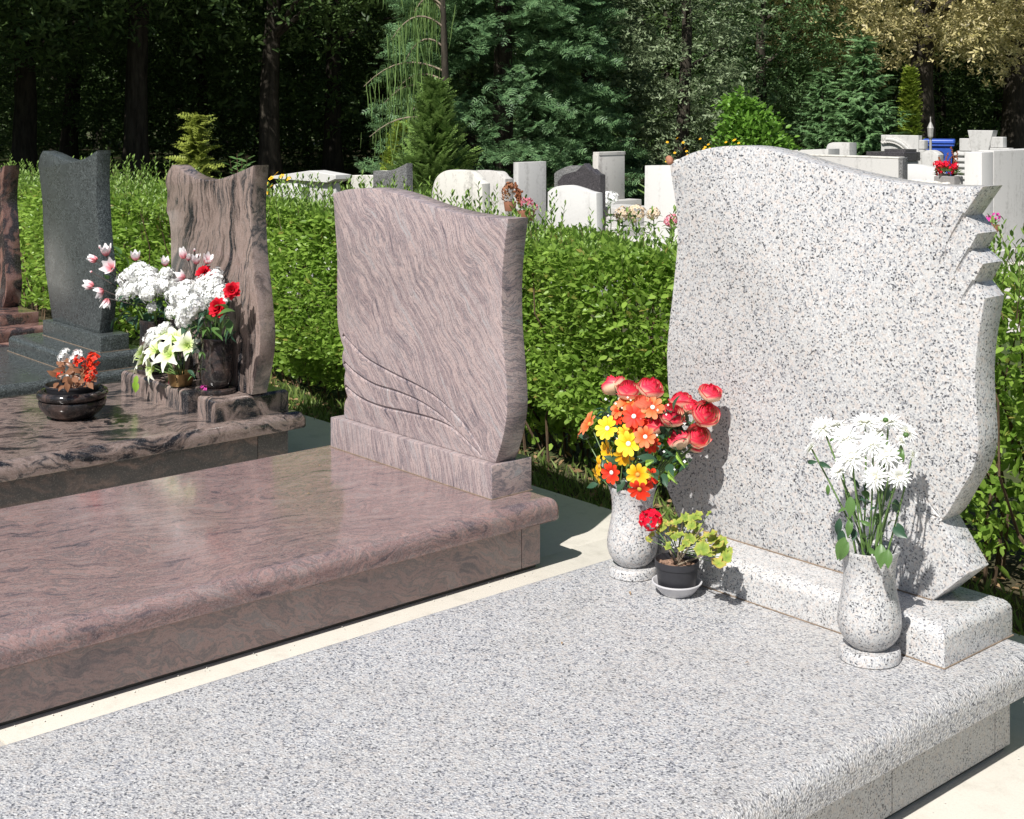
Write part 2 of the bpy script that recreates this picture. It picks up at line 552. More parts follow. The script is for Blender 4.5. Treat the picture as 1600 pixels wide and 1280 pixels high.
M['rose'] = petalmat('rose petal', [(0, (.86, .66, .42)), (.60, (.88, .62, .44)), (.80, (.85, .10, .14)), (1, (.80, .012, .06))])
M['orange_rose'] = petalmat('orange rose petal', [(0, (.80, .20, .10)), (.5, (.85, .32, .18)), (1, (.80, .12, .07))])
M['yellow'] = petalmat('yellow petal', [(0, (.85, .42, .01)), (.3, (.88, .60, .02)), (1, (.90, .68, .06))])
M['amber'] = petalmat('amber petal', [(0, (.80, .22, .01)), (.4, (.85, .45, .01)), (1, (.88, .56, .04))])
M['orange'] = petalmat('orange petal', [(0, (.70, .06, .01)), (.5, (.82, .18, .05)), (1, (.82, .26, .12))])
M['scarlet'] = petalmat('scarlet petal', [(0, (.45, .01, .005)), (.5, (.75, .035, .012)), (1, (.78, .07, .02))])
M['white_petal'] = petalmat('white petal', [(0, (.60, .66, .34)), (.32, (.80, .81, .72)), (.6, (.86, .86, .84)), (1, (.88, .88, .87))], .3)
M['hydrangea'] = petalmat('white hydrangea petal', [(0, (.78, .80, .70)), (.4, (.86, .86, .85)), (1, (.88, .88, .88))], .3)
M['carnation'] = petalmat('crimson petal', [(0, (.30, .0, .008)), (.5, (.55, .006, .02)), (1, (.62, .012, .03))])
M['magnolia'] = petalmat('magnolia petal', [(0, (.42, .08, .08)), (.22, (.72, .30, .34)), (.45, (.86, .70, .72)), (.7, (.88, .85, .84)), (1, (.88, .87, .86))])
M['lily'] = petalmat('pale green lily petal', [(0, (.45, .62, .10)), (.3, (.70, .80, .38)), (.65, (.86, .88, .74)), (1, (.88, .88, .78))], .3)
M['geranium_red'] = petalmat('geranium red petal', [(0, (.55, .0, .02)), (.5, (.75, .006, .03)), (1, (.80, .012, .05))])
M['pink_petal'] = petalmat('dusty pink petal', [(0, (.55, .12, .18)), (1, (.72, .30, .36))])
M['cream_head'] = petalmat('faded cream floret', [(0, (.50, .33, .22)), (.5, (.68, .55, .38)), (1, (.76, .66, .52))])
M['magenta'] = petalmat('magenta petal', [(0, (.5, .02, .25)), (1, (.75, .12, .45))])
M['dry_flower'] = petalmat('dry reddish flower', [(0, (.25, .09, .04)), (1, (.42, .20, .10))])
M['centre_w'] = plain('pale flower centre', (.78, .72, .60), .8)
M['centre_y'] = plain('ochre flower centre', (.45, .28, .05), .8)
M['centre_g'] = plain('green flower centre', (.28, .34, .05), .8)
M['fol'] = leafmat('bouquet leaf', (.045, .10, .025), (.10, .19, .05), .2, .4, .4)
M['fol_dark'] = leafmat('dark bouquet leaf', (.015, .045, .022), (.035, .085, .045), .12, .4, .4)
M['fol_lime'] = leafmat('lime fern leaf', (.16, .30, .03), (.28, .45, .06), .25, .45, .3)
M['stem'] = plain('green stem', (.09, .16, .04), .5)
M['dark_stem'] = plain('dark stem', (.04, .03, .025), .6)
M['begonia_leaf'] = leafmat('bronze begonia leaf', (.10, .022, .016), (.28, .14, .07), .2, .35, .5)
M['sepal'] = plain('dark sepal', (.035, .06, .02), .6)


def geranium_leafmat():
    t = NT('geranium leaf turning')
    g = t.n('ShaderNodeAttribute', attribute_name='grad').outputs['Fac']
    oi = t.n('ShaderNodeObjectInfo').outputs['Random']
    col = t.ramp(t.math('ADD', t.math('MULTIPLY', g, .55), t.math('MULTIPLY', oi, .32)), [(0, (.13, .20, .03)), (.35, (.24, .32, .055)), (.62, (.38, .38, .08)), (.82, (.46, .30, .09)), (1, (.50, .22, .11))])
    t.finish(col, .6, .2)
    tr = t.n('ShaderNodeBsdfTranslucent', {0: col})
    mx = t.n('ShaderNodeMixShader', {0: .25, 1: t.b.outputs[0], 2: tr.outputs[0]})
    t.t.links.new(mx.outputs[0], t.out.inputs[0])
    return t.m


M['ger_leaf'] = geranium_leafmat()
M['black_plastic'] = plain('black plastic', (.022, .022, .026), .42, .5)
M['grey_plastic'] = plain('pale grey plastic', (.50, .49, .50), .35, .5, vary=.05)
M['potsoil'] = plain('dry potting soil', (.22, .14, .10), .95, .1, vary=.5, scale=60)
M['brass'] = plain('tarnished brass', (.30, .19, .08), .35, .5, .7, .25)
M['pink_wax'] = plain('pink glass', (.70, .05, .16), .25)
M['blue_plastic'] = plain('blue plastic', (.025, .075, .36), .4)
M['black_rubber'] = plain('black rubber', (.015, .015, .015), .6)
M['white_metal'] = plain('white painted metal', (.30, .29, .27), .5)
M['red_pot'] = plain('terracotta', (.32, .14, .08), .8)
M['white_china'] = plain('white glazed china', (.72, .70, .66), .3)
M['planter'] = plain('grey planter box', (.22, .21, .20), .8)

# ------------------------------------------------------------------ solids
def cr_spline(pts, sub=5, closed=False):
    """Catmull-Rom through 2-D points; a point with a third entry is a hard corner"""
    P = [tuple(p) for p in pts]
    out = []
    n = len(P)
    for i in range(n - 1 if not closed else n):
        p1, p2 = P[i], P[(i + 1) % n]
        p0 = P[(i - 1) % n] if (closed or i > 0) else p1
        p3 = P[(i + 2) % n] if (closed or i + 2 < n) else p2
        if len(p1) > 2: p0 = p1
        if len(p2) > 2: p3 = p2
        for k in range(sub):
            t = k / sub
            out.append(tuple(.5 * (2 * p1[a] + (p2[a] - p0[a]) * t + (2 * p0[a] - 5 * p1[a] + 4 * p2[a] - p3[a]) * t * t + (3 * p1[a] - p0[a] - 3 * p2[a] + p3[a]) * t ** 3) for a in (0, 1)))
    if not closed: out.append(P[-1][:2])
    return out


def prism_bm(outline, y0, y1, bev=.004, seg=2):
    """upright slab: outline in x,z drawn out from y0 to y1, long edges eased"""
    bm = bmesh.new()
    clean = []
    for p in outline:
        if not clean or math.hypot(p[0] - clean[-1][0], p[1] - clean[-1][1]) > .003: clean.append(p)
    if math.hypot(clean[0][0] - clean[-1][0], clean[0][1] - clean[-1][1]) < .003: clean.pop()
    fr = [bm.verts.new((x, y0, z)) for x, z in clean]
    bk = [bm.verts.new((x, y1, z)) for x, z in clean]
    n = len(clean)
    ff = bm.faces.new(fr)
    bf = bm.faces.new(list(reversed(bk)))
    for i in range(n):
        j = (i + 1) % n
        bm.faces.new((fr[j], fr[i], bk[i], bk[j]))
    bmesh.ops.recalc_face_normals(bm, faces=bm.faces)
    if bev:
        ed = list(ff.edges) + list(bf.edges)
        bmesh.ops.bevel(bm, geom=ed, offset=bev, segments=seg, profile=.5, affect='EDGES', clamp_overlap=True)
    return bm


def bm_obj(name, bm, mats, parent=None, sharp=35, wob=0.):
    me = bpy.data.meshes.new(name)
    bm.to_mesh(me)
    bm.free()
    return link(name, me, mats, parent, sharp)


def block_bm(x0, x1, y0, y1, z0, z1, top=.004, vert=.004, seg=2, bottom=.003, sides='all'):
    """stone block: plan corners of radius `vert`, top edges rounded to radius `top`"""
    bm = bmesh.new()
    nc = 1 if vert < .002 else (3 if vert < .01 else 7)
    rings = []
    if bottom: rings += [(bottom, z0), (0, z0 + bottom)]
    else: rings.append((0, z0))
    if top:
        for k in range(seg + 1):
            a = PI / 2 * k / seg
            rings.append((top * (1 - math.cos(a)), z1 - top + top * math.sin(a)))
    else: rings.append((0, z1))

    def ring(d, z):
        out = []
        r = max(vert - d, .0006)
        if nc == 1: r = 0
        for cx, cy, a0 in ((x1 - d - r, y1 - d - r, 0), (x0 + d + r, y1 - d - r, 90), (x0 + d + r, y0 + d + r, 180), (x1 - d - r, y0 + d + r, 270)):
            if nc == 1: out.append(bm.verts.new((cx, cy, z)))
            else:
                for q in range(nc + 1):
                    a = R(a0 + 90 * q / nc)
                    out.append(bm.verts.new((cx + r * math.cos(a), cy + r * math.sin(a), z)))
        return out
    rs = [ring(d, z) for d, z in rings]
    n = len(rs[0])
    for u, v in zip(rs[:-1], rs[1:]):
        for i in range(n):
            bm.faces.new((u[i], u[(i + 1) % n], v[(i + 1) % n], v[i]))
    bm.faces.new(rs[-1]); bm.faces.new(list(reversed(rs[0])))
    return bm


def carve(o, cutters):
    """cut grooves into a stone and keep the result as its mesh"""
    for k, c in enumerate(cutters):
        c.parent = o.parent
        md = o.modifiers.new('cut%d' % k, 'BOOLEAN')
        md.operation = 'DIFFERENCE'; md.solver = 'EXACT'; md.object = c
    dg = bpy.context.evaluated_depsgraph_get()
    me = bpy.data.meshes.new_from_object(o.evaluated_get(dg))
    old = o.data
    o.modifiers.clear()
    if len(me.polygons) > 20:
        me.polygons.foreach_set('material_index', [0] * len(me.polygons))
        while len(me.materials) > 1: me.materials.pop(index=len(me.materials) - 1)
        o.data = me
        o.data.polygons.foreach_set('use_smooth', [True] * len(me.polygons))
        o.data.set_sharp_from_angle(angle=R(30))
    for c in cutters: bpy.data.objects.remove(c, do_unlink=True)


def groove_cutter(pts, rad):
    mb = MB()
    mb.tube(pts, rad, 8)
    o = mb.build('groove_cutter', M['grey'])
    return o


# ------------------------------------------------------------------ the ground
def sheet(name, x0, x1, y0, y1, z, mat, sub=1):
    me = bpy.data.meshes.new(name)
    me.from_pydata([(x0, y0, z), (x1, y0, z), (x1, y1, z), (x0, y1, z)], [], [(0, 1, 2, 3)])
    return tag(link(name, me, mat), kind='structure')


sheet('ground', -600, 600, -600, 600, -.06, M['soil'])
sheet('gravel_path', -40, 30, 9.6, 14.6, -.055, M['gravel'])
pav = bpy.data.objects.new('paving', None); COL.objects.link(pav); tag(pav, kind='structure')
for (x0, x1, y0, y1, z) in ((-3.718, .60, 1.363, 4.03, 0), (.606, 4, 1.363, 4.03, 0), (-3.718, .60, -3, 1.357, 0), (.606, 4, -3, 1.357, 0), (-9.2, -3.724, 1.363, 4.03, -.004), (-9.2, -3.724, -3, 1.357, -.004),
                            (-16, -9.206, 1.363, 4.03, -.004)):
    bm_obj('paving_slab', block_bm(x0, x1, y0, y1, -.055, z, .004, 0, 2, 0), M['paving'], pav)

# ------------------------------------------------------------------ graves
def grave(label, xl, xr, yf, yb, zu, zt, mat_led, mat_pl, joints, nose=.045, over=.06, ob=.066):
    """ledger with rounded nose on plinth panels; joints = y positions of the joints in the right-hand plinth"""
    ox, oy = xr, yb
    g = thing('grave', label, 'grave', (ox, oy, 0))
    L = lambda x: x - ox
    K = lambda y: y - oy
    led = bm_obj('ledger', block_bm(L(xl), 0, K(yf), 0, zu, zt, nose, .022, 7, .006), mat_led, g)
    px0, px1, py0, py1 = L(xl) + over, -over, K(yf) + over, -ob
    bm_obj('footing', block_bm(px0 + .012, px1 - .012, py0 + .012, py1 - .012, 0.0, .016, 0, 0, 1, 0), M['darkfoot'], g)
    th = .03
    ys = [py0] + [K(j) for j in joints] + [py1]
    for a, b in zip(ys[:-1], ys[1:]):
        for (xa, xb) in ((px1 - th, px1), (px0, px0 + th)):
            bm_obj('plinth_panel', block_bm(xa, xb, a + .0016, b - .0016, .013, zu, .0015, .0015, 1, .0015), mat_pl, g)
    for (ya, yb2) in ((py0, py0 + th), (py1 - th, py1)):
        bm_obj('plinth_panel', block_bm(px0 + th + .002, px1 - th - .002, ya, yb2, .013, zu, .0015, .0015, 1, .0015), mat_pl, g)
    bm_obj('core', block_bm(px0 + th + .006, px1 - th - .006, py0 + th + .006, py1 - th - .006, .024, zu - .002, 0, 0, 1, 0), M['darkfoot'], g)
    return g


grave('low wide grave of bush hammered pale grey granite filling the foreground', -3.035, -1.75, .75, 3.40, .162, .25, M['grey_rough'], M['grey_plinth'], (1.95, 2.756, 3.214), ob=.111)
grave('low grave of pink banded granite with a polished ledger and rounded nose', -4.80, -3.58, .75, 3.372, .175, .255, M['pink_flat'], M['pink_plinth'], (3.235,), ob=.047)
grave('low grave of black and rose swirled granite carrying the flower bowl', -6.62, -5.38, .75, 3.462, .175, .25, M['brown_flat'], M['brown_plinth'], (3.235,))
grave('low grave of polished dark green granite at the left edge', -8.02, -6.86, .75, 3.50, .19, .25, M['dark'], M['dark'], (3.25,), .035)
grave('low grave of red and black granite partly cut by the left frame edge', -9.60, -8.10, .75, 3.52, .17, .25, M['redblack'], M['redblack'], (3.25,))


def loc_pts(pts, ox, oz):
    return [(p[0] - ox, p[1] - oz) + tuple(p[2:]) for p in pts]


# --- pale grey headstone
OX, OY, OZ = -2.38, 3.215, .25
hs = thing('headstone', 'pale grey speckled granite headstone with wave top and three notched steps on its right edge', 'headstone', (OX, OY, OZ))
bm_obj('base', block_bm(-2.93 - OX, -1.862 - OX, 3.064 - OY, 3.396 - OY, 0, .101, .035, .003, 6, .002, '-y+x'), M['grey_fine'], hs)
top = cr_spline([(-2.918, 1.468, 1), (-2.867, 1.495), (-2.802, 1.516), (-2.725, 1.530), (-2.65, 1.535), (-2.566, 1.531), (-2.461, 1.513), (-2.349, 1.487), (-2.242, 1.468), (-2.139, 1.453), (-2.04, 1.445), (-1.946, 1.444), (-1.843, 1.448, 1)], 3)
steps = [(-1.843, 1.448), (-1.900, 1.370), (-1.859, 1.327), (-1.884, 1.282), (-1.843, 1.251), (-1.872, 1.199)]
right = cr_spline([(-1.839, 1.163, 1), (-1.849, 1.107), (-1.860, 1.040), (-1.866, .957), (-1.861, .861), (-1.857, .783), (-1.874, .717), (-1.909, .654), (-1.944, .592), (-1.968, .564, 1)], 4)
foot_r = [(-1.968, .564), (-1.883, .452), (-1.989, .351)]
foot_l = [(-2.870, .351), (-2.937, .460), (-2.841, .545)]
left = cr_spline([(-2.841, .545, 1), (-2.872, .595), (-2.900, .660), (-2.921, .740), (-2.930, .854), (-2.924, .941), (-2.910, 1.037), (-2.895, 1.148), (-2.886, 1.234), (-2.890, 1.328), (-2.905, 1.405), (-2.918, 1.468, 1)], 4)
outline = loc_pts(top + steps[1:] + right + foot_r[1:] + foot_l + left[1:], OX, OZ)
st = bm_obj('stele', prism_bm(outline, 0, .10, .004, 2), M['grey'], hs)
cuts = []
for a, b, cpt in (((-1.893, 1.374), (-1.945, 1.285), (-1.985, 1.19)), ((-1.877, 1.285), (-1.92, 1.215), (-1.945, 1.15)), ((-1.866, 1.203), (-1.90, 1.15), (-1.92, 1.10))):
    ps = cr_spline([a, b, cpt], 5)
    n = len(ps)
    cuts.append(groove_cutter([(p[0] - OX, .004 - .011 * (i / (n - 1)), p[1] - OZ) for i, p in enumerate(ps)], [.010 * (1 - .4 * i / (n - 1)) for i in range(n)]))
for a, b, cpt in (((-1.962, .57), (-2.005, .612), (-2.03, .68)), ((-1.962, .57), (-2.02, .585), (-2.075, .64)), ((-1.962, .568), (-1.985, .63), (-1.99, .70))):
    ps = cr_spline([a, b, cpt], 5)
    n = len(ps)
    cuts.append(groove_cutter([(p[0] - OX, .001 - .006 * (i / (n - 1)), p[1] - OZ) for i, p in enumerate(ps)], [.005] * n))
carve(st, cuts)

def joint(parent, x0, x1, y0, y1, z):
    mb = MB(); mb.box(x0 - .0025, x1 + .0025, y0 - .0025, y1 + .0025, z + .0005, z + .0030)
    mb.build('mortar_joint', M['mortar'], parent)


joint(hs, -2.93 - OX, -1.862 - OX, 3.064 - OY, 3.396 - OY, 0)
joint(hs, -2.868 - OX, -1.993 - OX, 0, .10, .101)
# --- pink headstone
OX, OY, OZ = -4.22, 3.19, .255
hs = thing('headstone', 'pink banded granite headstone with sloping wave top and three carved curves at lower left', 'headstone', (OX, OY, OZ))
bm_obj('base', block_bm(-4.738 - OX, -3.715 - OX, 3.159 - OY, 3.352 - OY, 0, .122, .004, .004, 2, .002), M['pink_base'], hs)
left = cr_spline([(-4.685, .377, 1), (-4.684, .433), (-4.662, .469, 1), (-4.682, .505), (-4.684, .545), (-4.676, .572, 1), (-4.697, .600), (-4.699, .635), (-4.687, .662, 1), (-4.712, .70), (-4.733, .765), (-4.737, .84), (-4.736, .96), (-4.738, 1.05), (-4.752, 1.168), (-4.767, 1.294, 1)], 4)
top = cr_spline([(-4.767, 1.294, 1), (-4.678, 1.312), (-4.575, 1.323), (-4.465, 1.325), (-4.339, 1.316), (-4.208, 1.295), (-4.081, 1.274), (-3.943, 1.260), (-3.809, 1.254), (-3.662, 1.255, 1)], 3)
right = cr_spline([(-3.662, 1.255, 1), (-3.681, 1.155), (-3.695, 1.03), (-3.694, .886), (-3.681, .764), (-3.668, .643), (-3.669, .56), (-3.694, .463), (-3.732, .377, 1)], 4)
st = bm_obj('stele', prism_bm(loc_pts(left + top[1:] + right[1:], OX, OZ), 0, .10, .004, 2), M['pink'], hs)
z2 = lambda a, b: (480 + a * .4531, 250 + b * .4531)
cuts = []
for line in ([(122, 603), (160, 645), (210, 690), (300, 740), (390, 785), (450, 825), (510, 880), (560, 940), (600, 1003)], [(126, 698), (165, 735), (230, 775), (310, 800), (390, 835), (470, 890), (530, 950), (592, 1012)], [(130, 780), (180, 820), (250, 850), (340, 870), (420, 890), (490, 920), (550, 970), (602, 1022)]):
    pp = [spot(*z2(*p), 3.19) for p in line]
    ps = cr_spline([(p.x, p.z) for p in pp], 4)
    n = len(ps)
    cuts.append(groove_cutter([(p[0] - OX, .0015 - .004 * (i / (n - 1)) ** 2, p[1] - OZ) for i, p in enumerate(ps)], [.0095 * (1 - .35 * i / (n - 1)) for i in range(n)]))
carve(st, cuts)

joint(hs, -4.738 - OX, -3.715 - OX, 3.159 - OY, 3.352 - OY, 0)
# --- black and rose headstone with a notched base
OX, OY, OZ = -5.8, 3.2, .25
hs = thing('headstone', 'black and rose swirled granite headstone with a dipped top edge behind white bouquets', 'headstone', (OX, OY, OZ))
bo = [(-6.38, 3.022), (-5.695, 3.022), (-5.68, 3.10), (-5.62, 3.10), (-5.605, 3.022), (-5.445, 3.022), (-5.445, 3.40), (-6.38, 3.40)]
bm = bmesh.new()
lo = [bm.verts.new((x - OX, y - OY, 0)) for x, y in bo]
hi = [bm.verts.new((x - OX, y - OY, .10)) for x, y in bo]
bm.faces.new(list(reversed(lo))); tf_ = bm.faces.new(hi)
for i in range(len(bo)):
    j = (i + 1) % len(bo)
    bm.faces.new((lo[i], lo[j], hi[j], hi[i]))
bmesh.ops.bevel(bm, geom=[e for e in bm.edges if e.verts[0].co.z > .099 and e.verts[1].co.z > .099], offset=.02, segments=5, profile=.5, affect='EDGES')
bm_obj('base', bm, M['brown'], hs)
left = cr_spline([(-6.19, .352, 1), (-6.21, .50), (-6.222, .60), (-6.205, .75), (-6.208, .932), (-6.21, 1.03), (-6.232, 1.112, 1), (-6.255, 1.139), (-6.247, 1.226), (-6.268, 1.281), (-6.245, 1.325), (-6.195, 1.367, 1)], 4)
top = cr_spline([(-6.195, 1.367, 1), (-6.15, 1.362), (-6.061, 1.332), (-5.936, 1.310), (-5.791, 1.309), (-5.674, 1.326), (-5.537, 1.358), (-5.420, 1.389, 1)], 4)
right = cr_spline([(-5.420, 1.389, 1), (-5.438, 1.275), (-5.444, 1.185), (-5.438, 1.083), (-5.423, .961), (-5.394, .828), (-5.373, .707), (-5.362, .608), (-5.384, .493), (-5.437, .352, 1)], 4)
bm_obj('stele', prism_bm(loc_pts(left + top[1:] + right[1:], OX, OZ), 0, .082, .004, 2), M['brown'], hs)

# --- dark green headstone on a two-step base
OX, OY, OZ = -7.4, 3.21, .25
hs = thing('headstone', 'dark green grey granite headstone with scooped top on a stepped base', 'headstone', (OX, OY, OZ))
bm_obj('step', block_bm(-7.845 - OX, -6.905 - OX, 3.02 - OY, 3.44 - OY, 0, .09, .032, .02, 5, .003), M['dark'], hs)
bm_obj('base', block_bm(-7.72 - OX, -6.955 - OX, 3.175 - OY, 3.34 - OY, .09, .178, .004, .004, 2, .002), M['dark'], hs)
left = cr_spline([(-7.665, .428, 1), (-7.690, .483), (-7.724, .58), (-7.754, .663), (-7.772, .719), (-7.786, .805), (-7.800, .949), (-7.812, 1.09), (-7.832, 1.17), (-7.836, 1.20, 1), (-7.851, 1.23), (-7.854, 1.262, 1), (-7.872, 1.30), (-7.850, 1.36), (-7.808, 1.397, 1)], 4)
top = cr_spline([(-7.808, 1.397, 1), (-7.70, 1.386), (-7.56, 1.362), (-7.458, 1.352), (-7.38, 1.350), (-7.226, 1.370), (-7.073, 1.417, 1)], 4)
right = cr_spline([(-7.073, 1.417, 1), (-7.083, 1.295), (-7.079, 1.173), (-7.067, 1.066), (-7.045, .932), (-7.011, .786), (-6.998, .666), (-7.02, .53), (-7.045, .428, 1)], 4)
bm_obj('stele', prism_bm(loc_pts(left + top[1:] + right[1:], OX, OZ), 0, .08, .004, 2), M['dark'], hs)

joint(hs, -7.72 - OX, -6.955 - OX, 3.175 - OY, 3.34 - OY, .09)
joint(hs, -7.845 - OX, -6.905 - OX, 3.02 - OY, 3.44 - OY, 0)
# --- red and black headstone at the frame edge
OX, OY, OZ = -8.9, 3.28, .25
hs = thing('headstone', 'red and black granite headstone cut off by the left frame edge', 'headstone', (OX, OY, OZ))
bm_obj('step', block_bm(-9.42 - OX, -8.14 - OX, 3.03 - OY, 3.46 - OY, 0, .075, .03, .02, 5, .003), M['redblack'], hs)
bm_obj('base', block_bm(-9.30 - OX, -8.30 - OX, 3.15 - OY, 3.39 - OY, .075, .14, .004, .004, 2, .002), M['redblack'], hs)
right = cr_spline([(-8.571, 1.286, 1), (-8.604, 1.16), (-8.612, 1.049), (-8.587, .893), (-8.554, .645), (-8.535, .55), (-8.554, .46), (-8.60, .39, 1)], 4)
left = [(-17.82 - x, z) for x, z in reversed(right)]
top = cr_spline([(-9.249, 1.286, 1), (-9.1, 1.25), (-8.91, 1.235), (-8.72, 1.25), (-8.571, 1.286, 1)], 4)
bm_obj('stele', prism_bm(loc_pts(left + top[1:] + right[1:], OX, OZ), 0, .10, .004, 2), M['redblack'], hs)

# ------------------------------------------------------------------ vases, pots, bowls
def vase_grey(name, label, x, y, z, s):
    t = thing(name, label, 'vase', (x, y, z), 0, 'grey granite vases on the foreground grave')
    mb = MB(); mb.lathe([(.070, 0), (.0735, .003), (.0735, .024), (.070, .029), (.045, .0305)], 48, cap1=True)
    o = mb.build('foot_disc', M['grey_fine'], t, 40); o.scale = (s, s, s)
    mb = MB(); mb.lathe([(.044, .030), (.047, .034), (.060, .046), (.070, .062), (.0755, .082), (.0760, .100), (.0735, .122), (.0685, .146), (.0640, .170), (.0615, .192), (.0615, .212), (.0640, .235), (.0690, .255), (.0730, .265), (.0725, .268), (.0690, .268), (.0640, .255), (.0560, .23), (.0540, .18), (.01, .17)], 56, cap1=True)
    o = mb.build('vase_body', M['grey_fine'], t, 40); o.scale = (s, s, s)
    return t


vase_grey('stone_vase', 'grey speckled granite vase holding the red and yellow bouquet', -2.86, 2.987, .25, 1.0)
vase_grey('stone_vase', 'grey speckled granite vase holding white daisies at right', -2.027, 2.985, .25, 1.055)


def vase_dark(label, x, y, z, s, h=.27):
    t = thing('stone_vase', label, 'vase', (x, y, z), 0, 'dark polished vases on the swirled granite grave')
    mb = MB(); mb.lathe([(.085, 0), (.088, .004), (.088, .018), (.083, .023), (.05, .024)], 40, cap1=True)
    o = mb.build('foot_disc', M['brown_vase'], t, 40); o.scale = (s, s, s)
    mb = MB(); mb.lathe([(.05, .023), (.058, .03), (.068, .045), (.073, .07), (.0735, .12), (.071, .19), (.071, h - .01), (.0745, h), (.073, h + .004), (.067, h + .003), (.062, h - .02), (.06, h - .08), (.01, h - .09)], 44, cap1=True)
    o = mb.build('vase_body', M['brown_vase'], t, 40); o.scale = (s, s, s)
    return t


vase_dark('dark brown polished granite vase with round foot plate before the swirled headstone', -5.60, 3.115, .35, 1.0, .25)
vase_dark('dark brown polished granite vase half hidden behind the lilies', -6.235, 3.12, .35, .90, .285)

# bowl
bx, by = -5.985, 2.60
t = thing('stone_bowl', 'squat dark brown granite bowl with a grooved rim on the swirled ledger', 'bowl', (bx, by, .25))
mb = MB(); mb.lathe([(.088, 0), (.094, .004), (.120, .022), (.142, .048), (.150, .072), (.147, .082), (.138, .087)], 56, cap1=True)
mb.build('bowl_body', M['brown_vase'], t, 40)
mb = MB(); mb.lathe([(.137, .086), (.148, .090), (.156, .099), (.157, .110), (.152, .120), (.142, .125), (.124, .124), (.115, .105), (.112, .09)], 56)
mb.build('rim', M['brown_vase'], t, 40)
t = thing('planting_bowl', 'shallow black plastic planting bowl set inside the granite bowl', 'pot', (bx, by, .34))
mb = MB(); mb.lathe([(.100, -.01), (.108, .02), (.118, .052), (.121, .053), (.121, .060), (.117, .061), (.112, .05), (.108, .035)], 48, cap1=True)
mb.build('bowl_shell', M['black_plastic'], t, 40)
mb = MB()
rows = [[(r * math.cos(2 * PI * k / 24), r * math.sin(2 * PI * k / 24), .036 + .01 * mnoise.noise((r * 40, k, 3))) for k in range(24)] for r in (.109, .08, .05, .02, .001)]
mb.grid(rows, None, 0, True); mb.build('soil', M['potsoil'], t, 60)

# black pot on its saucer
px, py = -2.662, 2.965
t = thing('saucer', 'pale grey plastic saucer under the black plant pot', 'saucer', (px, py, .25))
mb = MB(); mb.lathe([(.042, 0), (.046, .002), (.058, .016), (.0685, .031), (.0725, .0335), (.0725, .0365), (.069, .037), (.064, .031), (.053, .014), (.046, .007), (.005, .006)], 48, cap1=True)
mb.build('dish', M['grey_plastic'], t, 40)
t = thing('plant_pot', 'small black plastic plant pot standing in a pale saucer', 'pot', (px, py, .2575))
mb = MB(); mb.lathe([(.048, 0), (.0525, .002), (.0605, .072), (.0635, .0725), (.0640, .090), (.062, .091), (.060, .080), (.058, .068)], 48)
mb.build('pot_shell', M['black_plastic'], t, 40)
mb = MB()
rows = [[(r * math.cos(2 * PI * k / 26), r * math.sin(2 * PI * k / 26), .072 + .012 * mnoise.noise((r * 90, k * 1.3, 1)) * (1 if r < .056 else 0)) for k in range(26)] for r in (.0592, .05, .04, .03, .02, .01, .001)]
mb.grid(rows, None, 0, True)
for _ in range(70):
    a, r = random.uniform(0, 2 * PI), .053 * math.sqrt(random.random())
    mb.ball((r * math.cos(a), r * math.sin(a), .078), random.uniform(.002, .005), 5, 3, 0, 0, (1.3, 1, .6))
mb.build('soil', M['potsoil'], t, 60)

# brass pot, glass, votive
bp = Vector((-5.845, 3.065, .35))
t = thing('brass_pot', 'tarnished brass pot holding pale lilies on the headstone base', 'pot', bp)
mb = MB(); mb.lathe([(.042, 0), (.05, .004), (.058, .03), (.06, .055), (.064, .062), (.06, .063), (.054, .05), (.01, .045)], 32, cap1=True)
mb.build('pot_shell', M['brass'], t, 40)
t = thing('votive_glass', 'small pink votive glass beside the brass pot', 'candle', (-5.925, 3.06, .35))
mb = MB(); mb.lathe([(.016, 0), (.017, .003), (.0175, .045), (.016, .048), (.014, .04), (.002, .035)], 20, cap1=True)
mb.build('glass', M['pink_wax'], t, 40)

# ------------------------------------------------------------------ flowers
def aim(p, d, roll=0.0, s=1.0):
    q = Vector(d).normalized().to_track_quat('Z', 'Y')
    return Matrix.Translation(Vector(p)) @ q.to_matrix().to_4x4() @ Matrix.Rotation(roll, 4, 'Z') @ Matrix.Scale(s, 4)


def petal(mb, phi, L, W, tilt0, tilt1, cup=.2, r0=.1, nu=5, nv=3, point=.5, mat=0, g0=0., g1=1., blunt=0.):
    """one petal: leaves the axis at radius r0, rises at tilt0 and bends to tilt1 (radians above the flower's plane)"""
    rows, grads = [], []
    x, z = r0, 0.
    for i in range(nu + 1):
        u = i / nu
        if i:
            a = tilt0 + (tilt1 - tilt0) * (u - .5 / nu)
            x += L / nu * math.cos(a); z += L / nu * math.sin(a)
        w = W * (math.sin(PI * min(1, (.12 + .88 * u) ** point)) * .5 + .06 * (1 - u))
        if blunt:
            w = W * .5 * (.16 + .84 * min(1, u * 1.5) ** .8) * math.sqrt(max(0, 1 - max(0, (u - blunt) / (1.03 - blunt)) ** 2.2))
        elif u > .99: w = W * .10
        row = []
        for j in range(nv + 1):
            s = (j / nv - .5) * 2
            row.append((x, s * w, z + cup * w * abs(s) ** 1.6))
        c, sn = math.cos(phi), math.sin(phi)
        rows.append([(p[0] * c - p[1] * sn, p[0] * sn + p[1] * c, p[2]) for p in row])
        grads.append(g0 + (g1 - g0) * u)
    mb.grid(rows, grads, mat)


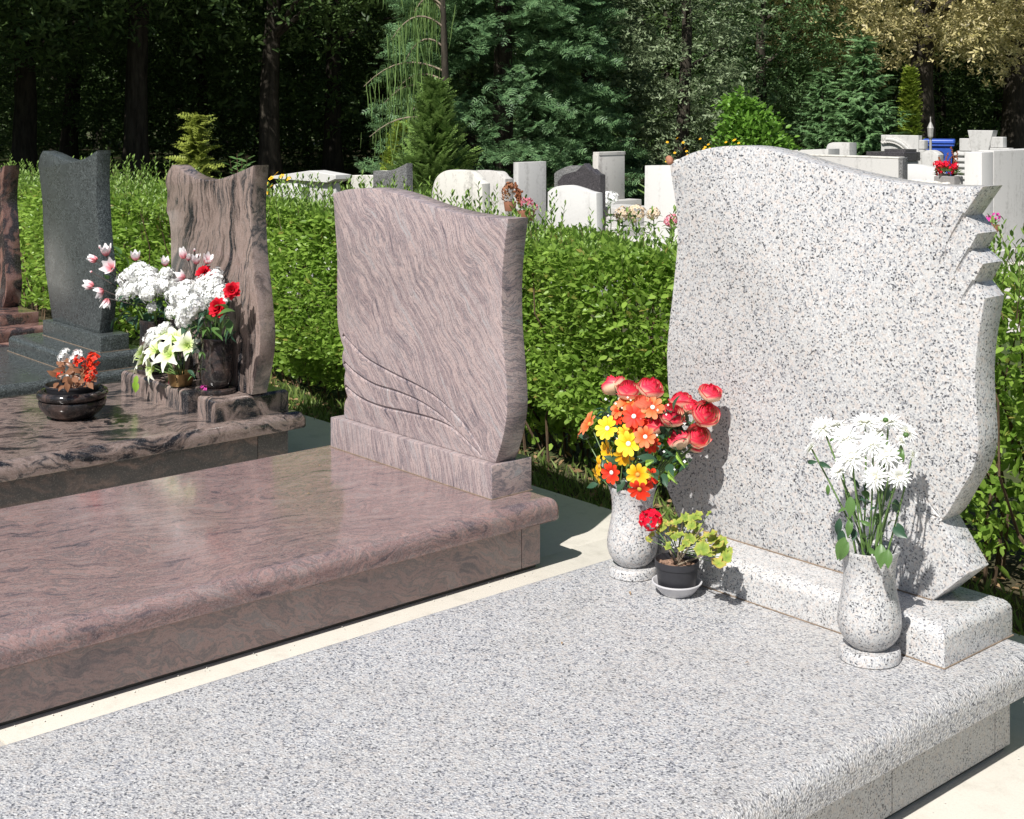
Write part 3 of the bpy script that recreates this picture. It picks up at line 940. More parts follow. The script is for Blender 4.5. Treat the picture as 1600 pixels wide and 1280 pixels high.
def rose_mb(rnd, R0=1.0, H=1.75):
    mb = MB()
    for k, sc in enumerate((.24, .42, .60, .78, .95, 1.08)):
        ns = 3 if k < 3 else 4
        for q in range(ns):
            ph = 2 * PI * (q + .5 * (k % 2)) / ns + rnd.uniform(-.25, .25) + k * .4
            dl = (PI / ns) * 1.18
            hh = H * (1.06 - .05 * k) * rnd.uniform(.94, 1.05)
            flare = (0, .02, .06, .14, .27, .44)[k] * rnd.uniform(.7, 1.3)
            rows, gr = [], []
            for i in range(7):
                u = i / 6
                prof = math.sin(PI * min(.5, .10 + .75 * u)) if u < .55 else 1 - .30 * ((u - .55) / .45) ** 1.5
                rr = R0 * sc * (prof + flare * max(0, u - .55) ** 1.2 * 2.0)
                row = []
                for j in range(6):
                    s = (j / 5 - .5) * 2
                    top_cut = 1 - .26 * abs(s) ** 2.0 * u
                    zz = hh * u * top_cut - (flare * .35 * max(0, u - .8) / .2) * R0
                    edge = 1 + .05 * (abs(s) ** 3) * (1 if k > 2 else 0)
                    a = ph + s * dl * (.35 + .65 * math.sin(PI * .5 * min(1, .25 + u)))
                    row.append((rr * edge * math.cos(a), rr * edge * math.sin(a), zz))
                rows.append(row); gr.append(u)
            mb.grid(rows, gr)
    return mb


def calyx_mb():
    mb = MB()
    for q in range(5):
        petal(mb, 2 * PI * q / 5, .75, .3, R(-10), R(70), .2, .1, 4, 2, .7)
    mb.ball((0, 0, -.08), .24, 8, 5)
    return mb


def daisy_mb(rnd, n=9, W=.47, layers=1, L=.82, tilt=(12, -8), cup=.12, point=1.25):
    mb = MB()
    for l in range(layers):
        for q in range(n):
            petal(mb, 2 * PI * (q + .5 * l) / n + rnd.uniform(-.08, .08), L * (1 - .16 * l) * rnd.uniform(.92, 1.06), W * rnd.uniform(.9, 1.1), R(tilt[0] + 16 * l + rnd.uniform(-8, 8)), R(tilt[1] + 16 * l + rnd.uniform(-14, 14)), cup + rnd.uniform(-.1, .25), .14, 7, 4, point, 0, 0., 1., .62)
    return mb


def centre_mb(r=.19, z=.05):
    mb = MB(); mb.ball((0, 0, z), r, 12, 6, 0, 0, (1, 1, .55)); return mb


def mum_mb(rnd):
    mb = MB()
    for l, (n, L, t0, t1) in enumerate(((17, .95, -6, -14), (15, .86, 12, 4), (12, .68, 30, 22), (10, .45, 52, 45), (7, .3, 72, 70))):
        for q in range(n):
            petal(mb, 2 * PI * (q + .5 * l) / n + rnd.uniform(-.1, .1), L * rnd.uniform(.85, 1.1), .19, R(t0 + rnd.uniform(-8, 8)), R(t1 + rnd.uniform(-14, 14)), .25, .1, 4, 2, 1.1)
    return mb


def floret_mb(n=4):
    mb = MB()
    for q in range(n):
        petal(mb, 2 * PI * q / n, .9, .85, R(14), R(-4), .1, .06, 3, 2, .9)
    return mb


def star_mb():
    mb = MB()
    for q in range(5):
        petal(mb, 2 * PI * q / 5, .95, .60, R(18), R(-8), .15, .06, 3, 2, 1.0)
    return mb


def cluster_mb(rnd, n, floret, fs, squash=(1, 1, .8), cover=PI * .72, jitter=.1, core=False):
    """ball of florets, radius 1"""
    mb = MB()
    if core: mb.ball((0, 0, 0), .72, 14, 9, 0, .1, squash)
    for i in range(n):
        ct = 1 - (i + .5) / n * (1 - math.cos(cover))
        st_ = math.sqrt(max(0, 1 - ct * ct))
        a = i * 2.39996 + rnd.uniform(-.2, .2)
        d = Vector((st_ * math.cos(a), st_ * math.sin(a), ct))
        p = Vector((d.x * squash[0], d.y * squash[1], d.z * squash[2])) * (1 + rnd.uniform(-jitter, jitter))
        mb.put(floret, aim(p, d + Vector((rnd.uniform(-.35, .35), rnd.uniform(-.35, .35), rnd.uniform(-.35, .35))), rnd.uniform(0, 6), fs * rnd.uniform(.8, 1.15)))
    return mb


def carnation_mb(rnd):
    mb = MB()
    for l, (n, L, t0, t1) in enumerate(((8, .9, 18, -4), (8, .85, 38, 18), (7, .75, 58, 40), (5, .6, 78, 66))):
        for q in range(n):
            petal(mb, 2 * PI * (q + .5 * l) / n + rnd.uniform(-.2, .2), L * rnd.uniform(.85, 1.1), .62, R(t0 + rnd.uniform(-12, 12)), R(t1 + rnd.uniform(-18, 18)), rnd.uniform(-.4, .5), .06, 4, 4, 1.5)
    return mb


def lily_mb(rnd):
    mb = MB()
    for q in range(6):
        petal(mb, 2 * PI * q / 6 + rnd.uniform(-.1, .1), 1.1, .42 if q % 2 else .5, R(55), R(-25), .22, .05, 6, 3, .85)
    for q in range(5):
        a = 2 * PI * q / 5
        mb.tube([(0, 0, .1), (.16 * math.cos(a), .16 * math.sin(a), .55)], [.012, .02], 5, 0, .2)
    return mb


def magnolia_mb(rnd, open_=.5):
    mb = MB()
    for q in range(6):
        petal(mb, 2 * PI * q / 6 + rnd.uniform(-.15, .15), 1.1 * rnd.uniform(.9, 1.05), .62, R(80 - 55 * open_ + (8 if q % 2 else 0)), R(86 - 30 * open_), .35, .08, 5, 3, .8)
    return mb


def oval_leaf_mb(w=.38, bend=.25, n=6, fold=.18):
    mb = MB(); rows = []
    for i in range(n + 1):
        u = i / n
        ww = w * math.sin(PI * (.03 + .97 * u) ** .8) * .5 if u < 1 else .003
        ww = max(ww, .008)
        zc = bend * u * (1 - u) * 2 - bend * u * u * .6
        rows.append([(u, -ww, zc + fold * ww), (u, -ww * .5, zc + fold * .4 * ww), (u, 0, zc - .01), (u, ww * .5, zc + fold * .4 * ww), (u, ww, zc + fold * ww)])
    mb.grid(rows, [i / n for i in range(n + 1)])
    return mb


def round_leaf_mb(rnd):
    """scalloped geranium leaf, radius 1, stalk at the centre, ruffled"""
    mb = MB(); rows = []
    n = 28
    for r in (.03, .35, .68, 1.0):
        row = []
        for k in range(n):
            a = 2 * PI * k / n
            sc = 1 + .10 * math.cos(7 * a) * r + .05 * math.cos(14 * a) * r
            cutv = 1 - .55 * math.exp(-((a - PI) / .22) ** 2) * r
            row.append((r * sc * cutv * math.cos(a), r * sc * cutv * math.sin(a), .20 * r * r + .16 * r * r * math.cos(3.5 * a + rnd.random()) + .08 * r * math.cos(7 * a)))
        rows.append(row)
    mb.grid(rows, [.0, .3, .55, 1.], 0, True)
    return mb


def along(d, up=Vector((0, 0, 1))):
    """matrix whose x axis follows d"""
    x = Vector(d).normalized()
    y = up.cross(x)
    if y.length < 1e-4: y = Vector((0, 1, 0))
    y.normalize(); z = x.cross(y)
    return Matrix((x, y, z)).transposed().to_4x4()


def part(parent, name, mb_or_me, mats, mtx, smooth=True):
    """a mesh part set by a matrix in world space under a thing at its own place"""
    me = mb_or_me.mesh(name) if isinstance(mb_or_me, MB) else mb_or_me
    o = link(name, me, mats, parent, 60 if smooth else None)
    o.matrix_local = Matrix.Translation(-parent.location) @ mtx if parent.parent is None else mtx
    return o


def sub(parent, name, me, mats, mtx):
    o = link(name, me, mats, parent, 60)
    o.matrix_local = mtx
    return o


VIEW = Vector((.752, -.659, 0))        # towards the viewer
rnd = random.Random(11)
rose_me = [rose_mb(rnd).mesh('rose') for _ in range(3)]
calyx_me = calyx_mb().mesh('calyx')
daisy_me = [daisy_mb(rnd, n_, w_, 1, .82, t_).mesh('daisy') for n_, w_, t_ in ((9, .47, (12, -8)), (8, .5, (28, -16)), (10, .42, (20, 6)), (9, .45, (36, -2)))]
centre_me = centre_mb().mesh('flower_centre')
mum_me = [mum_mb(rnd).mesh('chrysanthemum') for _ in range(3)]
leaf_me = [oval_leaf_mb(w, b).mesh('leaf') for w, b in ((.38, .25), (.5, .1), (.30, .4))]


def with_mat(me, m):
    c = me.copy(); c.materials.clear(); c.materials.append(m); return c


_cache = {}


def mm(me, mat):
    k = (me.name, mat.name)
    if k not in _cache: _cache[k] = with_mat(me, mat)
    return _cache[k]


def flower(par, name, me, mat, p, d, size, centre=None, calyx=False, roll=None):
    o = part(par, name, mm(me, mat), mat, aim(p, d, rnd.uniform(0, 6) if roll is None else roll, size))
    if centre is not None: sub(o, 'flower_centre', mm(centre_me, centre), centre, Matrix.Identity(4))
    if calyx: sub(o, 'calyx', mm(calyx_me, M['sepal']), M['sepal'], Matrix.Identity(4))
    return o


def stem(par, a, b, r=.0022, mat=None, bend=.02, name='stem'):
    a, b = Vector(a), Vector(b)
    m = (a + b) / 2 + Vector((rnd.uniform(-bend, bend), rnd.uniform(-bend, bend), 0))
    q = [a.lerp(m, t).lerp(m.lerp(b, t), t) for t in (0, .25, .5, .75, 1)]
    mb = MB(); mb.tube([x - par.location for x in q], r, 6)
    return mb.build(name, mat or M['stem'], par, 60)


def leaf(par, p, d, size, mat, which=0, name='leaf', up=None):
    u = up or Vector((rnd.uniform(-.4, .4), rnd.uniform(-.4, .4), 1)).normalized()
    return part(par, name, mm(leaf_me[which], mat), mat, Matrix.Translation(p) @ along(d, u) @ Matrix.Scale(size, 4))


# --- bouquet of artificial roses and daisies
V1 = Vector((-2.86, 2.987, .25))
mouth = V1 + Vector((0, 0, .25))
bq = thing('bouquet', 'bouquet of pink edged roses with yellow orange and red daisies in the left grey vase', 'bouquet', mouth)


def zp(a, b): return 860 + a * .3282, 540 + b * .3282


for a, b, Y, s, lean in ((300, 190, 3.03, .027, (-.5, 0, .6)), (372, 212, 3.00, .026, (.1, -.2, .8)), (478, 205, 3.03, .028, (.3, 0, 1)), (762, 226, 3.13, .0245, (.3, 0, 1)), (622, 265, 3.10, .026, (-.1, -.1, 1)),
                         (738, 328, 3.12, .030, (.55, -.3, .75)), (668, 290, 3.11, .021, (.4, 0, .9)), (580, 335, 3.04, .028, (.35, -.2, .8)), (497, 378, 3.02, .026, (-.1, -.3, .9)), (612, 447, 3.05, .026, (-.35, -.2, .8)), (703, 433, 3.10, .027, (.5, -.3, .75)), (690, 470, 3.13, .020, (.5, 0, .5))):
    p = spot(*zp(a, b), Y)
    d = Vector(lean) + VIEW * .12
    s *= 1.25
    base = p - d.normalized() * s * .85
    flower(bq, 'rose', rose_me[rnd.randrange(3)], M['rose'], base, d, s, None, True)
    stem(bq, mouth + Vector((rnd.uniform(-.03, .03), rnd.uniform(-.03, .03), -.06)), base, .0026)
    bpt = mouth.lerp(base, .72)
    leaf(bq, bpt, Vector((rnd.uniform(-1, 1), rnd.uniform(-1, .4), rnd.uniform(-.1, .5))), .055, M['fol_dark'], 1)
    leaf(bq, mouth.lerp(base, .86), Vector((rnd.uniform(-1, 1), rnd.uniform(-1, .4), rnd.uniform(-.1, .5))), .045, M['fol_dark'], 1)
p = spot(*zp(445, 280), 3.0)
flower(bq, 'rose', rose_me[0], M['orange_rose'], p - Vector((0, 0, .015)), Vector((.2, -.2, 1)), .026, None, True)
for a, b, Y, s, mt, cm, tl in ((272, 395, 2.93, .0215 * 1.02, 'yellow', 'centre_w', (-.1, -.5, .35)), (372, 468, 2.925, .0195, 'yellow', 'centre_w', (.15, -.6, .25)), (362, 415, 2.97, .016, 'amber', 'centre_y', (.1, -.3, .8)), (416, 615, 2.90, .0190, 'amber', 'centre_y', (.2, -.6, .1)), (277, 500, 2.95, .0175, 'amber', 'centre_y', (-.5, -.5, 0)), (350, 525, 2.95, .016, 'amber', 'centre_y', (.2, -.5, -.3)),
                               (235, 575, 2.94, .0175, 'amber', 'centre_y', (-.7, -.4, .1)), (225, 620, 2.94, .014, 'amber', 'centre_y', (-.7, -.4, -.3)), (188, 375, 2.97, .020, 'orange', 'centre_y', (-.7, -.4, .5)), (150, 405, 2.99, .0155, 'orange', 'centre_y', (-.8, -.1, .2)), (372, 268, 2.99, .0215, 'orange', 'centre_y', (-.1, -.4, .8)), (330, 300, 2.98, .018, 'orange', 'centre_y', (-.4, -.5, .6)), (398, 338, 2.96, .0215, 'scarlet', 'centre_w', (.1, -.6, .5)), (430, 385, 2.98, .018, 'scarlet', 'centre_w', (.1, -.4, .4)),
                               (452, 435, 2.95, .0195, 'orange', 'centre_w', (.35, -.55, .3)), (487, 295, 3.0, .018, 'orange', 'centre_w', (.4, -.4, .6)), (292, 605, 2.91, .0205, 'scarlet', 'centre_w', (-.15, -.7, .05)), (425, 683, 2.895, .0205, 'scarlet', 'centre_y', (.1, -.6, -.35)), (470, 630, 2.95, .016, 'scarlet', 'centre_y', (.5, -.4, 0)), (480, 470, 2.98, .014, 'scarlet', 'centre_y', (.4, -.4, -.2)), (320, 340, 2.97, .014, 'scarlet', 'centre_y', (-.4, -.5, .2))):
    p = spot(*zp(a, b), Y)
    d = Vector(tl) + VIEW * .45
    flower(bq, 'daisy', daisy_me[rnd.randrange(4)], M[mt], p, d, s * 1.95 * rnd.uniform(.88, 1.1), M[cm])
    stem(bq, mouth + Vector((rnd.uniform(-.04, .04), rnd.uniform(-.04, .04), -.05)), p - d.normalized() * .004, .0018)
for a, b, Y, dx, dz, s in ((540, 500, 3.0, .2, .3, .05), (530, 550, 2.97, -.2, .1, .06), (585, 565, 2.99, .5, -.25, .055), (560, 520, 3.02, .6, .3, .05), (610, 545, 3.03, .7, .1, .045), (520, 590, 2.97, .4, -.2, .05), (560, 610, 3.0, .5, -.4, .05), (500, 520, 2.98, -.3, -.3, .045), (590, 480, 3.04, .7, .4, .045), (380, 640, 2.93, -.2, -.5, .045), (330, 620, 2.94, -.6, -.3, .045), (350, 560, 2.95, -.3, .2, .05), (250, 660, 2.95, -.7, -.3, .04), (640, 380, 3.08, .4, .4, .05), (560, 420, 3.05, .2, .5, .05), (470, 560, 2.96, .4, .2, .045), (630, 400, 3.07, .7, .1, .045), (210, 440, 2.98, -.7, .1, .04)):
    leaf(bq, spot(*zp(a - 25, b), Y), Vector((dx, -.3, dz)), s, M['fol_dark'], 1, up=Vector((.3, -.7, .6)))
for k, (a, b, dx, dz) in enumerate(((445, 590, .9, -.1), (455, 560, .7, .3), (560, 610, .8, -.2), (600, 520, .7, -.3))):
    mb = MB()
    ax = Vector((dx, -.3, dz)).normalized()
    for q in range(9):
        for sg in (-1, 1):
            mb.put(_l := oval_leaf_mb(.34, .1, 3), Matrix.Translation(ax * .007 * q) @ along(ax * .5 + Vector((0, -.15, sg)), Vector((.5, -.8, .2))) @ Matrix.Scale(.013 * (1 - q * .08), 4))
    part(bq, 'fern', mb, M['fol_lime'], Matrix.Translation(spot(*zp(a, b), 2.93)))
fill_me = floret_mb(4).mesh('filler_floret')
for _ in range(48):
    p = spot(*zp(rnd.uniform(260, 640), rnd.uniform(230, 600)), rnd.uniform(2.96, 3.06))
    part(bq, 'filler_floret', mm(fill_me, M['white_petal']), M['white_petal'], aim(p, VIEW + Vector((rnd.uniform(-.5, .5), 0, rnd.uniform(0, .8))), 0, rnd.uniform(.003, .0055)))
mb = MB()
for _ in range(150):      # dense greenery that fills the neck of the bouquet
    a, b = rnd.uniform(230, 680), rnd.uniform(300, 660)
    if (a - 400) / 330 + abs(b - 480) / 300 > 1.15: continue
    p = spot(*zp(a, b), rnd.uniform(3.0, 3.07)) - mouth
    mb.put(oval_leaf_mb(.42, .2, 4), Matrix.Translation(p) @ along(Vector((rnd.uniform(-1, 1), rnd.uniform(-1, 1), rnd.uniform(-.5, 1)))) @ Matrix.Scale(rnd.uniform(.03, .055), 4))
o = mb.build('greenery', M['fol_dark'], bq, 60); o['kind'] = 'stuff'

# --- white chrysanthemums
V2 = Vector((-2.027, 2.985, .25))
mouth2 = V2 + Vector((0, 0, .265))
wq = thing('bouquet', 'bouquet of white spider daisies with long green stems in the right grey vase', 'bouquet', mouth2)


def z4(a, b): return 1200 + a * .375, 600 + b * .375


for a, b, Y, s, d in ((245, 190, 3.0, .040, (-.4, -.4, .8)), (330, 228, 2.95, .044, (0, -.5, .8)), (402, 170, 3.02, .040, (0, -.1, 1)), (490, 168, 3.05, .040, (.2, 0, 1)), (200, 268, 2.99, .030, (-.7, -.2, .5)), (305, 352, 2.93, .030, (-.4, -.6, .3)), (352, 300, 2.92, .044, (0, -.7, .5)), (440, 378, 2.92, .036, (.1, -.8, .15)), (482, 292, 2.94, .036, (.3, -.6, .4)), (530, 375, 2.95, .034, (.5, -.6, .1)), (500, 330, 2.96, .030, (.3, -.6, .1)), (560, 205, 3.06, .034, (.6, .1, .7)), (582, 292, 3.05, .020, (.8, .1, .3)), (430, 250, 2.95, .040, (.1, -.5, .8)), (300, 180, 3.02, .034, (-.2, 0, 1)), (540, 240, 3.05, .022, (.5, .2, .8)), (450, 205, 3.02, .034, (.2, 0, 1)), ):
    p = spot(*z4(385 + (a - 385) * 1.12, 270 + (b - 270) * 1.1), Y + rnd.uniform(-.015, .015))
    dd = Vector(d) + VIEW * .2 + Vector((rnd.uniform(-.3, .3), rnd.uniform(-.2, .2), rnd.uniform(-.2, .2)))
    f = flower(wq, 'chrysanthemum', mum_me[rnd.randrange(3)], M['white_petal'], p, dd, s * .95, M['centre_w'])
    sub(f, 'calyx', mm(calyx_me, M['stem']), M['stem'], Matrix.Translation((0, 0, -.05)) @ Matrix.Scale(.45, 4))
    stem(wq, mouth2 + Vector((rnd.uniform(-.035, .035), rnd.uniform(-.03, .03), -.07)), p - dd.normalized() * s * .1, .0024, None, .015)
for (a, b, Y, dx, dy, dz, s, w, m) in ((345, 560, 2.93, 0, -.3, -1, .05, 0, 'fol'), (345, 470, 2.92, .1, -.2, -1, .052, 1, 'fol'), (320, 640, 2.91, -.2, -.3, -1, .06, 1, 'fol'), (335, 660, 2.91, -.35, -.3, -1, .055, 0, 'fol'), (470, 668, 2.905, .25, -.4, -1, .058, 1, 'fol'), (500, 690, 2.90, .2, -.3, -1, .045, 1, 'fol'), (485, 700, 2.90, -.1, -.4, -1, .04, 1, 'fol'), (430, 590, 2.93, -.8, -.4, .3, .03, 0, 'fol'), (400, 640, 2.92, .4, -.7, .5, .035, 1, 'fol'), (520, 600, 2.98, .8, 0, -.3, .045, 1, 'fol_dark'), (300, 560, 2.98, -.2, 0, -1, .05, 0, 'fol_dark'), (310, 610, 2.97, -.15, 0, -1, .045, 1, 'fol_dark'), (540, 580, 2.99, .4, .1, -.9, .04, 1, 'fol_dark'), (205, 325, 2.99, -1, 0, -.2, .04, 2, 'fol_dark'), (262, 350, 2.98, -1, 0, .2, .045, 2, 'fol_dark'), (420, 690, 2.905, 1, -.4, 0, .03, 1, 'fol'), (250, 420, 2.97, 0, 0, -1, .03, 0, 'fol'), (560, 330, 3.03, 0, 0, 1, .04, 2, 'fol')):
    leaf(wq, spot(*z4(a, b), Y), Vector((dx, dy, dz)), s, M[m], w, up=Vector((.5, -.8, .2)))
for _ in range(34):
    a, b = rnd.uniform(330, 540), rnd.uniform(400, 660)
    leaf(wq, spot(*z4(a, b), rnd.uniform(2.95, 3.03)), Vector((rnd.uniform(-1, 1), rnd.uniform(-1, 1), rnd.uniform(-1, .8))), rnd.uniform(.025, .045), M['fol_dark' if rnd.random() < .6 else 'fol'], rnd.randrange(3))
for (a, b, Y) in ((490, 150, 3.0), (470, 215, 3.0), (575, 212, 3.03), (540, 285, 3.0), (270, 235, 2.97)):
    mb = MB(); mb.ball((0, 0, 0), .008, 8, 5, 0, 0, (1, 1, .8))
    part(wq, 'bud', mb, M['fol'], Matrix.Translation(spot(*z4(a, b), Y)))

# --- geranium in the black pot
gp = Vector((px, py, .335))
gq = thing('geranium', 'sparse geranium with yellowing scalloped leaves and one red flower head', 'plant', gp)
gl = [round_leaf_mb(rnd).mesh('leaf') for _ in range(4)]
for g_ in gl: g_.materials.append(M['ger_leaf'])


def zg(a, b): return 1000 + a * .15, 780 + b * .15


crown = gp + Vector((0, 0, .02))
for a, b, Y, s in ((560, 200, 2.97, .018), (610, 180, 2.99, .016), (470, 190, 2.98, .015), (390, 245, 2.95, .018), (310, 260, 2.95, .013), (240, 290, 2.95, .016), (220, 330, 2.96, .015), (310, 360, 2.94, .013), (360, 400, 2.94, .014), (415, 375, 2.93, .015), (540, 280, 2.95, .017), (600, 300, 2.97, .016), (520, 410, 2.94, .018), (570, 400, 2.96, .014), (480, 460, 2.92, .013), (300, 490, 2.92, .014), (440, 510, 2.91, .013), (650, 520, 2.90, .022), (700, 570, 2.90, .019), (740, 370, 2.94, .019), (770, 420, 2.95, .020), (820, 480, 2.95, .019), (850, 450, 2.97, .018), (860, 540, 2.96, .016), (900, 610, 2.95, .019), (820, 670, 2.92, .022), (920, 540, 2.98, .014), (680, 400, 2.96, .018), (90, 420, 2.93, .011), (130, 370, 2.94, .010), (720, 150, 3.0, .009), (250, 250, 2.98, .013), (640, 450, 2.97, .014), (770, 540, 2.97, .016), (350, 320, 2.97, .014), (500, 240, 2.99, .015)):
    p = spot(*zg(a, b), Y)
    d = Vector((rnd.uniform(-.5, .5), rnd.uniform(-.8, .1), .7)) + VIEW * .25
    part(gq, 'leaf', gl[rnd.randrange(4)], M['ger_leaf'], aim(p, d, rnd.uniform(0, 6), s))
    stem(gq, crown.lerp(p, .25) + Vector((0, 0, .01)), p, .0011, M['stem'], .008, 'leaf_stalk')
for a, b in ((640, 300), (250, 380), (560, 330), (800, 520), (440, 250)):
    stem(gq, gp + Vector((0, 0, -.004)), spot(*zg(a, b), 2.955), .0028, M['twig_pale'], .01)
p = spot(*zg(110, 215), 2.93)
stem(gq, crown, p - Vector((0, 0, .01)), .0018, None, .01)
fl = floret_mb(5)
part(gq, 'flower_head', cluster_mb(rnd, 34, fl, .40, (1, 1, .85), PI * .8), M['geranium_red'], aim(p, Vector((0, -.3, .6)) + VIEW * .3, 0, .030))

# --- begonia in the bowl
bgp = Vector((bx, by, .385))
bgq = thing('begonia', 'bronze leaved begonia with red and white flowers in the granite bowl', 'plant', bgp)


def zb(a, b): return 60 + a * .1094, 540 + b * .1094


for a, b, Y, s in ((290, 440, 2.55, .05), (300, 530, 2.52, .045), (360, 350, 2.55, .045), (350, 280, 2.58, .04), (420, 260, 2.56, .045), (520, 350, 2.54, .05), (600, 380, 2.55, .045), (420, 500, 2.51, .05), (560, 520, 2.50, .05), (600, 560, 2.5, .045), (480, 560, 2.5, .045), (700, 540, 2.52, .045), (460, 420, 2.53, .04), (640, 440, 2.54, .04), (380, 570, 2.5, .04), (340, 220, 2.6, .035), (560, 240, 2.6, .04), (660, 300, 2.58, .04), (720, 420, 2.55, .04), (500, 300, 2.57, .04), (560, 450, 2.52, .045), (340, 480, 2.52, .04), (660, 500, 2.52, .04), (450, 330, 2.55, .04)):
    leaf(bgq, spot(*zb(a + (a - 500) * .12, b), Y), Vector((rnd.uniform(-1, 1), rnd.uniform(-.8, .2), rnd.uniform(-.5, .4))), s * 1.05, M['begonia_leaf'], 1, up=VIEW + Vector((rnd.uniform(-.4, .4), 0, .6)))
for _ in range(40):
    a, b = rnd.uniform(250, 800), rnd.uniform(250, 590)
    leaf(bgq, spot(*zb(a, b), 2.56 + rnd.uniform(-.06, .06)), Vector((rnd.uniform(-1, 1), rnd.uniform(-.8, .2), rnd.uniform(-.6, .5))), rnd.uniform(.025, .048), M['begonia_leaf'], 1, up=VIEW + Vector((rnd.uniform(-.6, .6), 0, .6)))
bl = [cluster_mb(rnd, 7, floret_mb(4), .62, (1, 1, .8), PI * .6).mesh('flower') for _ in range(2)]
for a, b, m, s in ((380, 110, 'hydrangea', .020), (350, 150, 'hydrangea', .018), (320, 180, 'hydrangea', .015), (560, 130, 'hydrangea', .018), (590, 150, 'hydrangea', .014), (490, 195, 'hydrangea', .014), (450, 410, 'hydrangea', .018), (420, 440, 'hydrangea', .014),
                   (770, 180, 'scarlet', .020), (800, 215, 'scarlet', .022), (740, 240, 'scarlet', .02), (730, 310, 'scarlet', .018), (760, 350, 'scarlet', .019), (740, 410, 'scarlet', .02), (770, 440, 'scarlet', .02), (720, 460, 'scarlet', .017), (560, 210, 'scarlet', .017), (600, 240, 'scarlet', .018), (540, 250, 'scarlet', .014), (740, 510, 'scarlet', .016), (650, 380, 'scarlet', .014), (300, 415, 'scarlet', .013)):
    p = spot(*zb(a, b), 2.56 + rnd.uniform(-.03, .03))
    part(bgq, 'flower', mm(bl[rnd.randrange(2)], M[m]), M[m], aim(p, Vector((rnd.uniform(-.4, .4), -.3, .5)) + VIEW * .3, 0, s * 1.15))
for a, b in ((380, 150), (560, 160), (760, 220), (740, 420), (450, 420), (350, 300), (520, 350)):
    stem(bgq, bgp + Vector((rnd.uniform(-.03, .03), rnd.uniform(-.03, .03), -.01)), spot(*zb(a, b), 2.57), .0028, M['begonia_leaf'], .01)

# --- white hydrangea bouquets on the swirled grave
def z8(a, b): return 40 + a * .2875, 380 + b * .2875


hyd_me = [cluster_mb(rnd, 85, star_mb(), .29, (1, 1, .8), PI * .72, .24, True).mesh('hydrangea') for _ in range(3)]
mag_me = [magnolia_mb(rnd, o_).mesh('magnolia') for o_ in (.1, .45, .8)]
car_me = [carnation_mb(rnd).mesh('carnation') for _ in range(2)]
m3 = Vector((-6.235, 3.12, .60))
hq = thing('bouquet', 'white hydrangea bouquet with pink magnolia sprays leaning left', 'bouquet', m3)
for a, b, Y, s in ((540, 190, 3.08, .062), (620, 170, 3.10, .066), (700, 180, 3.10, .060), (750, 220, 3.08, .058), (560, 250, 3.03, .062), (640, 240, 3.02, .066), (710, 270, 3.03, .055), (520, 270, 3.05, .045), (690, 340, 3.02, .034), (790, 170, 3.12, .04)):
    p = spot(*z8(a, b), Y)
    flower(hq, 'hydrangea', hyd_me[rnd.randrange(3)], M['hydrangea'], p + Vector((rnd.uniform(-.02, .02), rnd.uniform(-.03, .03), rnd.uniform(-.015, .015))), Vector((rnd.uniform(-.5, .5), -.4, .6)), s * rnd.uniform(.7, .98))
    stem(hq, m3 + Vector((rnd.uniform(-.03, .03), rnd.uniform(-.03, .03), -.05)), p, .003)
for a, b, Y, s, d, k in ((385, 95, 3.02, .052, (-.8, -.2, .2), 0), (440, 70, 3.05, .052, (.1, -.2, 1), 1), (470, 140, 3.04, .055, (.3, -.5, .3), 2), (370, 235, 3.0, .048, (-.7, -.3, .1), 1), (425, 255, 2.99, .05, (-.3, -.5, -.3), 2), (445, 300, 2.98, .046, (.1, -.3, -1), 1), (600, 95, 3.1, .045, (.2, -.2, 1), 1), (760, 125, 3.12, .04, (.3, -.2, 1), 1), (360, 158, 3.02, .014, (-1, 0, .2), 0), (405, 30, 3.05, .016, (-.3, 0, 1), 0)):
    p = spot(*z8(a, b), Y)
    flower(hq, 'magnolia', mag_me[k], M['magnolia'], p, Vector(d), s * 1.1)
    stem(hq, m3 + Vector((-.01, 0, .06)), p, .0024, M['dark_stem'], .02, 'twig')
for _ in range(46):
    a, b = rnd.uniform(500, 800), rnd.uniform(260, 410)
    leaf(hq, spot(*z8(a, b), rnd.uniform(3.04, 3.14)), Vector((rnd.uniform(-1, 1), rnd.uniform(-1, .3), rnd.uniform(-1, .6))), rnd.uniform(.05, .09), M['fol_dark'], rnd.randrange(3))
for a, b in ((530, 100), (560, 120), (520, 60), (440, 195)):
    leaf(hq, spot(*z8(a, b), 3.08), Vector((rnd.uniform(-1, 1), -.3, rnd.uniform(.2, 1))), .075, M['fol'], 1)

m4 = Vector((-5.60, 3.115, .585))
kq = thing('bouquet', 'white hydrangea bouquet with crimson carnations in the nearer dark vase', 'bouquet', m4)
for a, b, Y, s in ((810, 300, 3.02, .062), (880, 270, 3.04, .064), (950, 250, 3.06, .060), (840, 370, 2.98, .062), (920, 340, 2.99, .064), (780, 380, 2.99, .050), (1000, 290, 3.06, .056), (1050, 220, 3.10, .058), (1075, 260, 3.09, .05), (900, 420, 2.98, .040), (1100, 300, 3.08, .038), (1030, 180, 3.12, .036), (1000, 230, 3.09, .052)):
    p = spot(*z8(a, b), Y)
    flower(kq, 'hydrangea', hyd_me[rnd.randrange(3)], M['hydrangea'], p + Vector((rnd.uniform(-.02, .02), rnd.uniform(-.03, .03), rnd.uniform(-.015, .015))), Vector((rnd.uniform(-.5, .5), -.4, .6)), s * rnd.uniform(.7, .98))
    stem(kq, m4 + Vector((rnd.uniform(-.03, .03), rnd.uniform(-.03, .03), -.05)), p, .003)
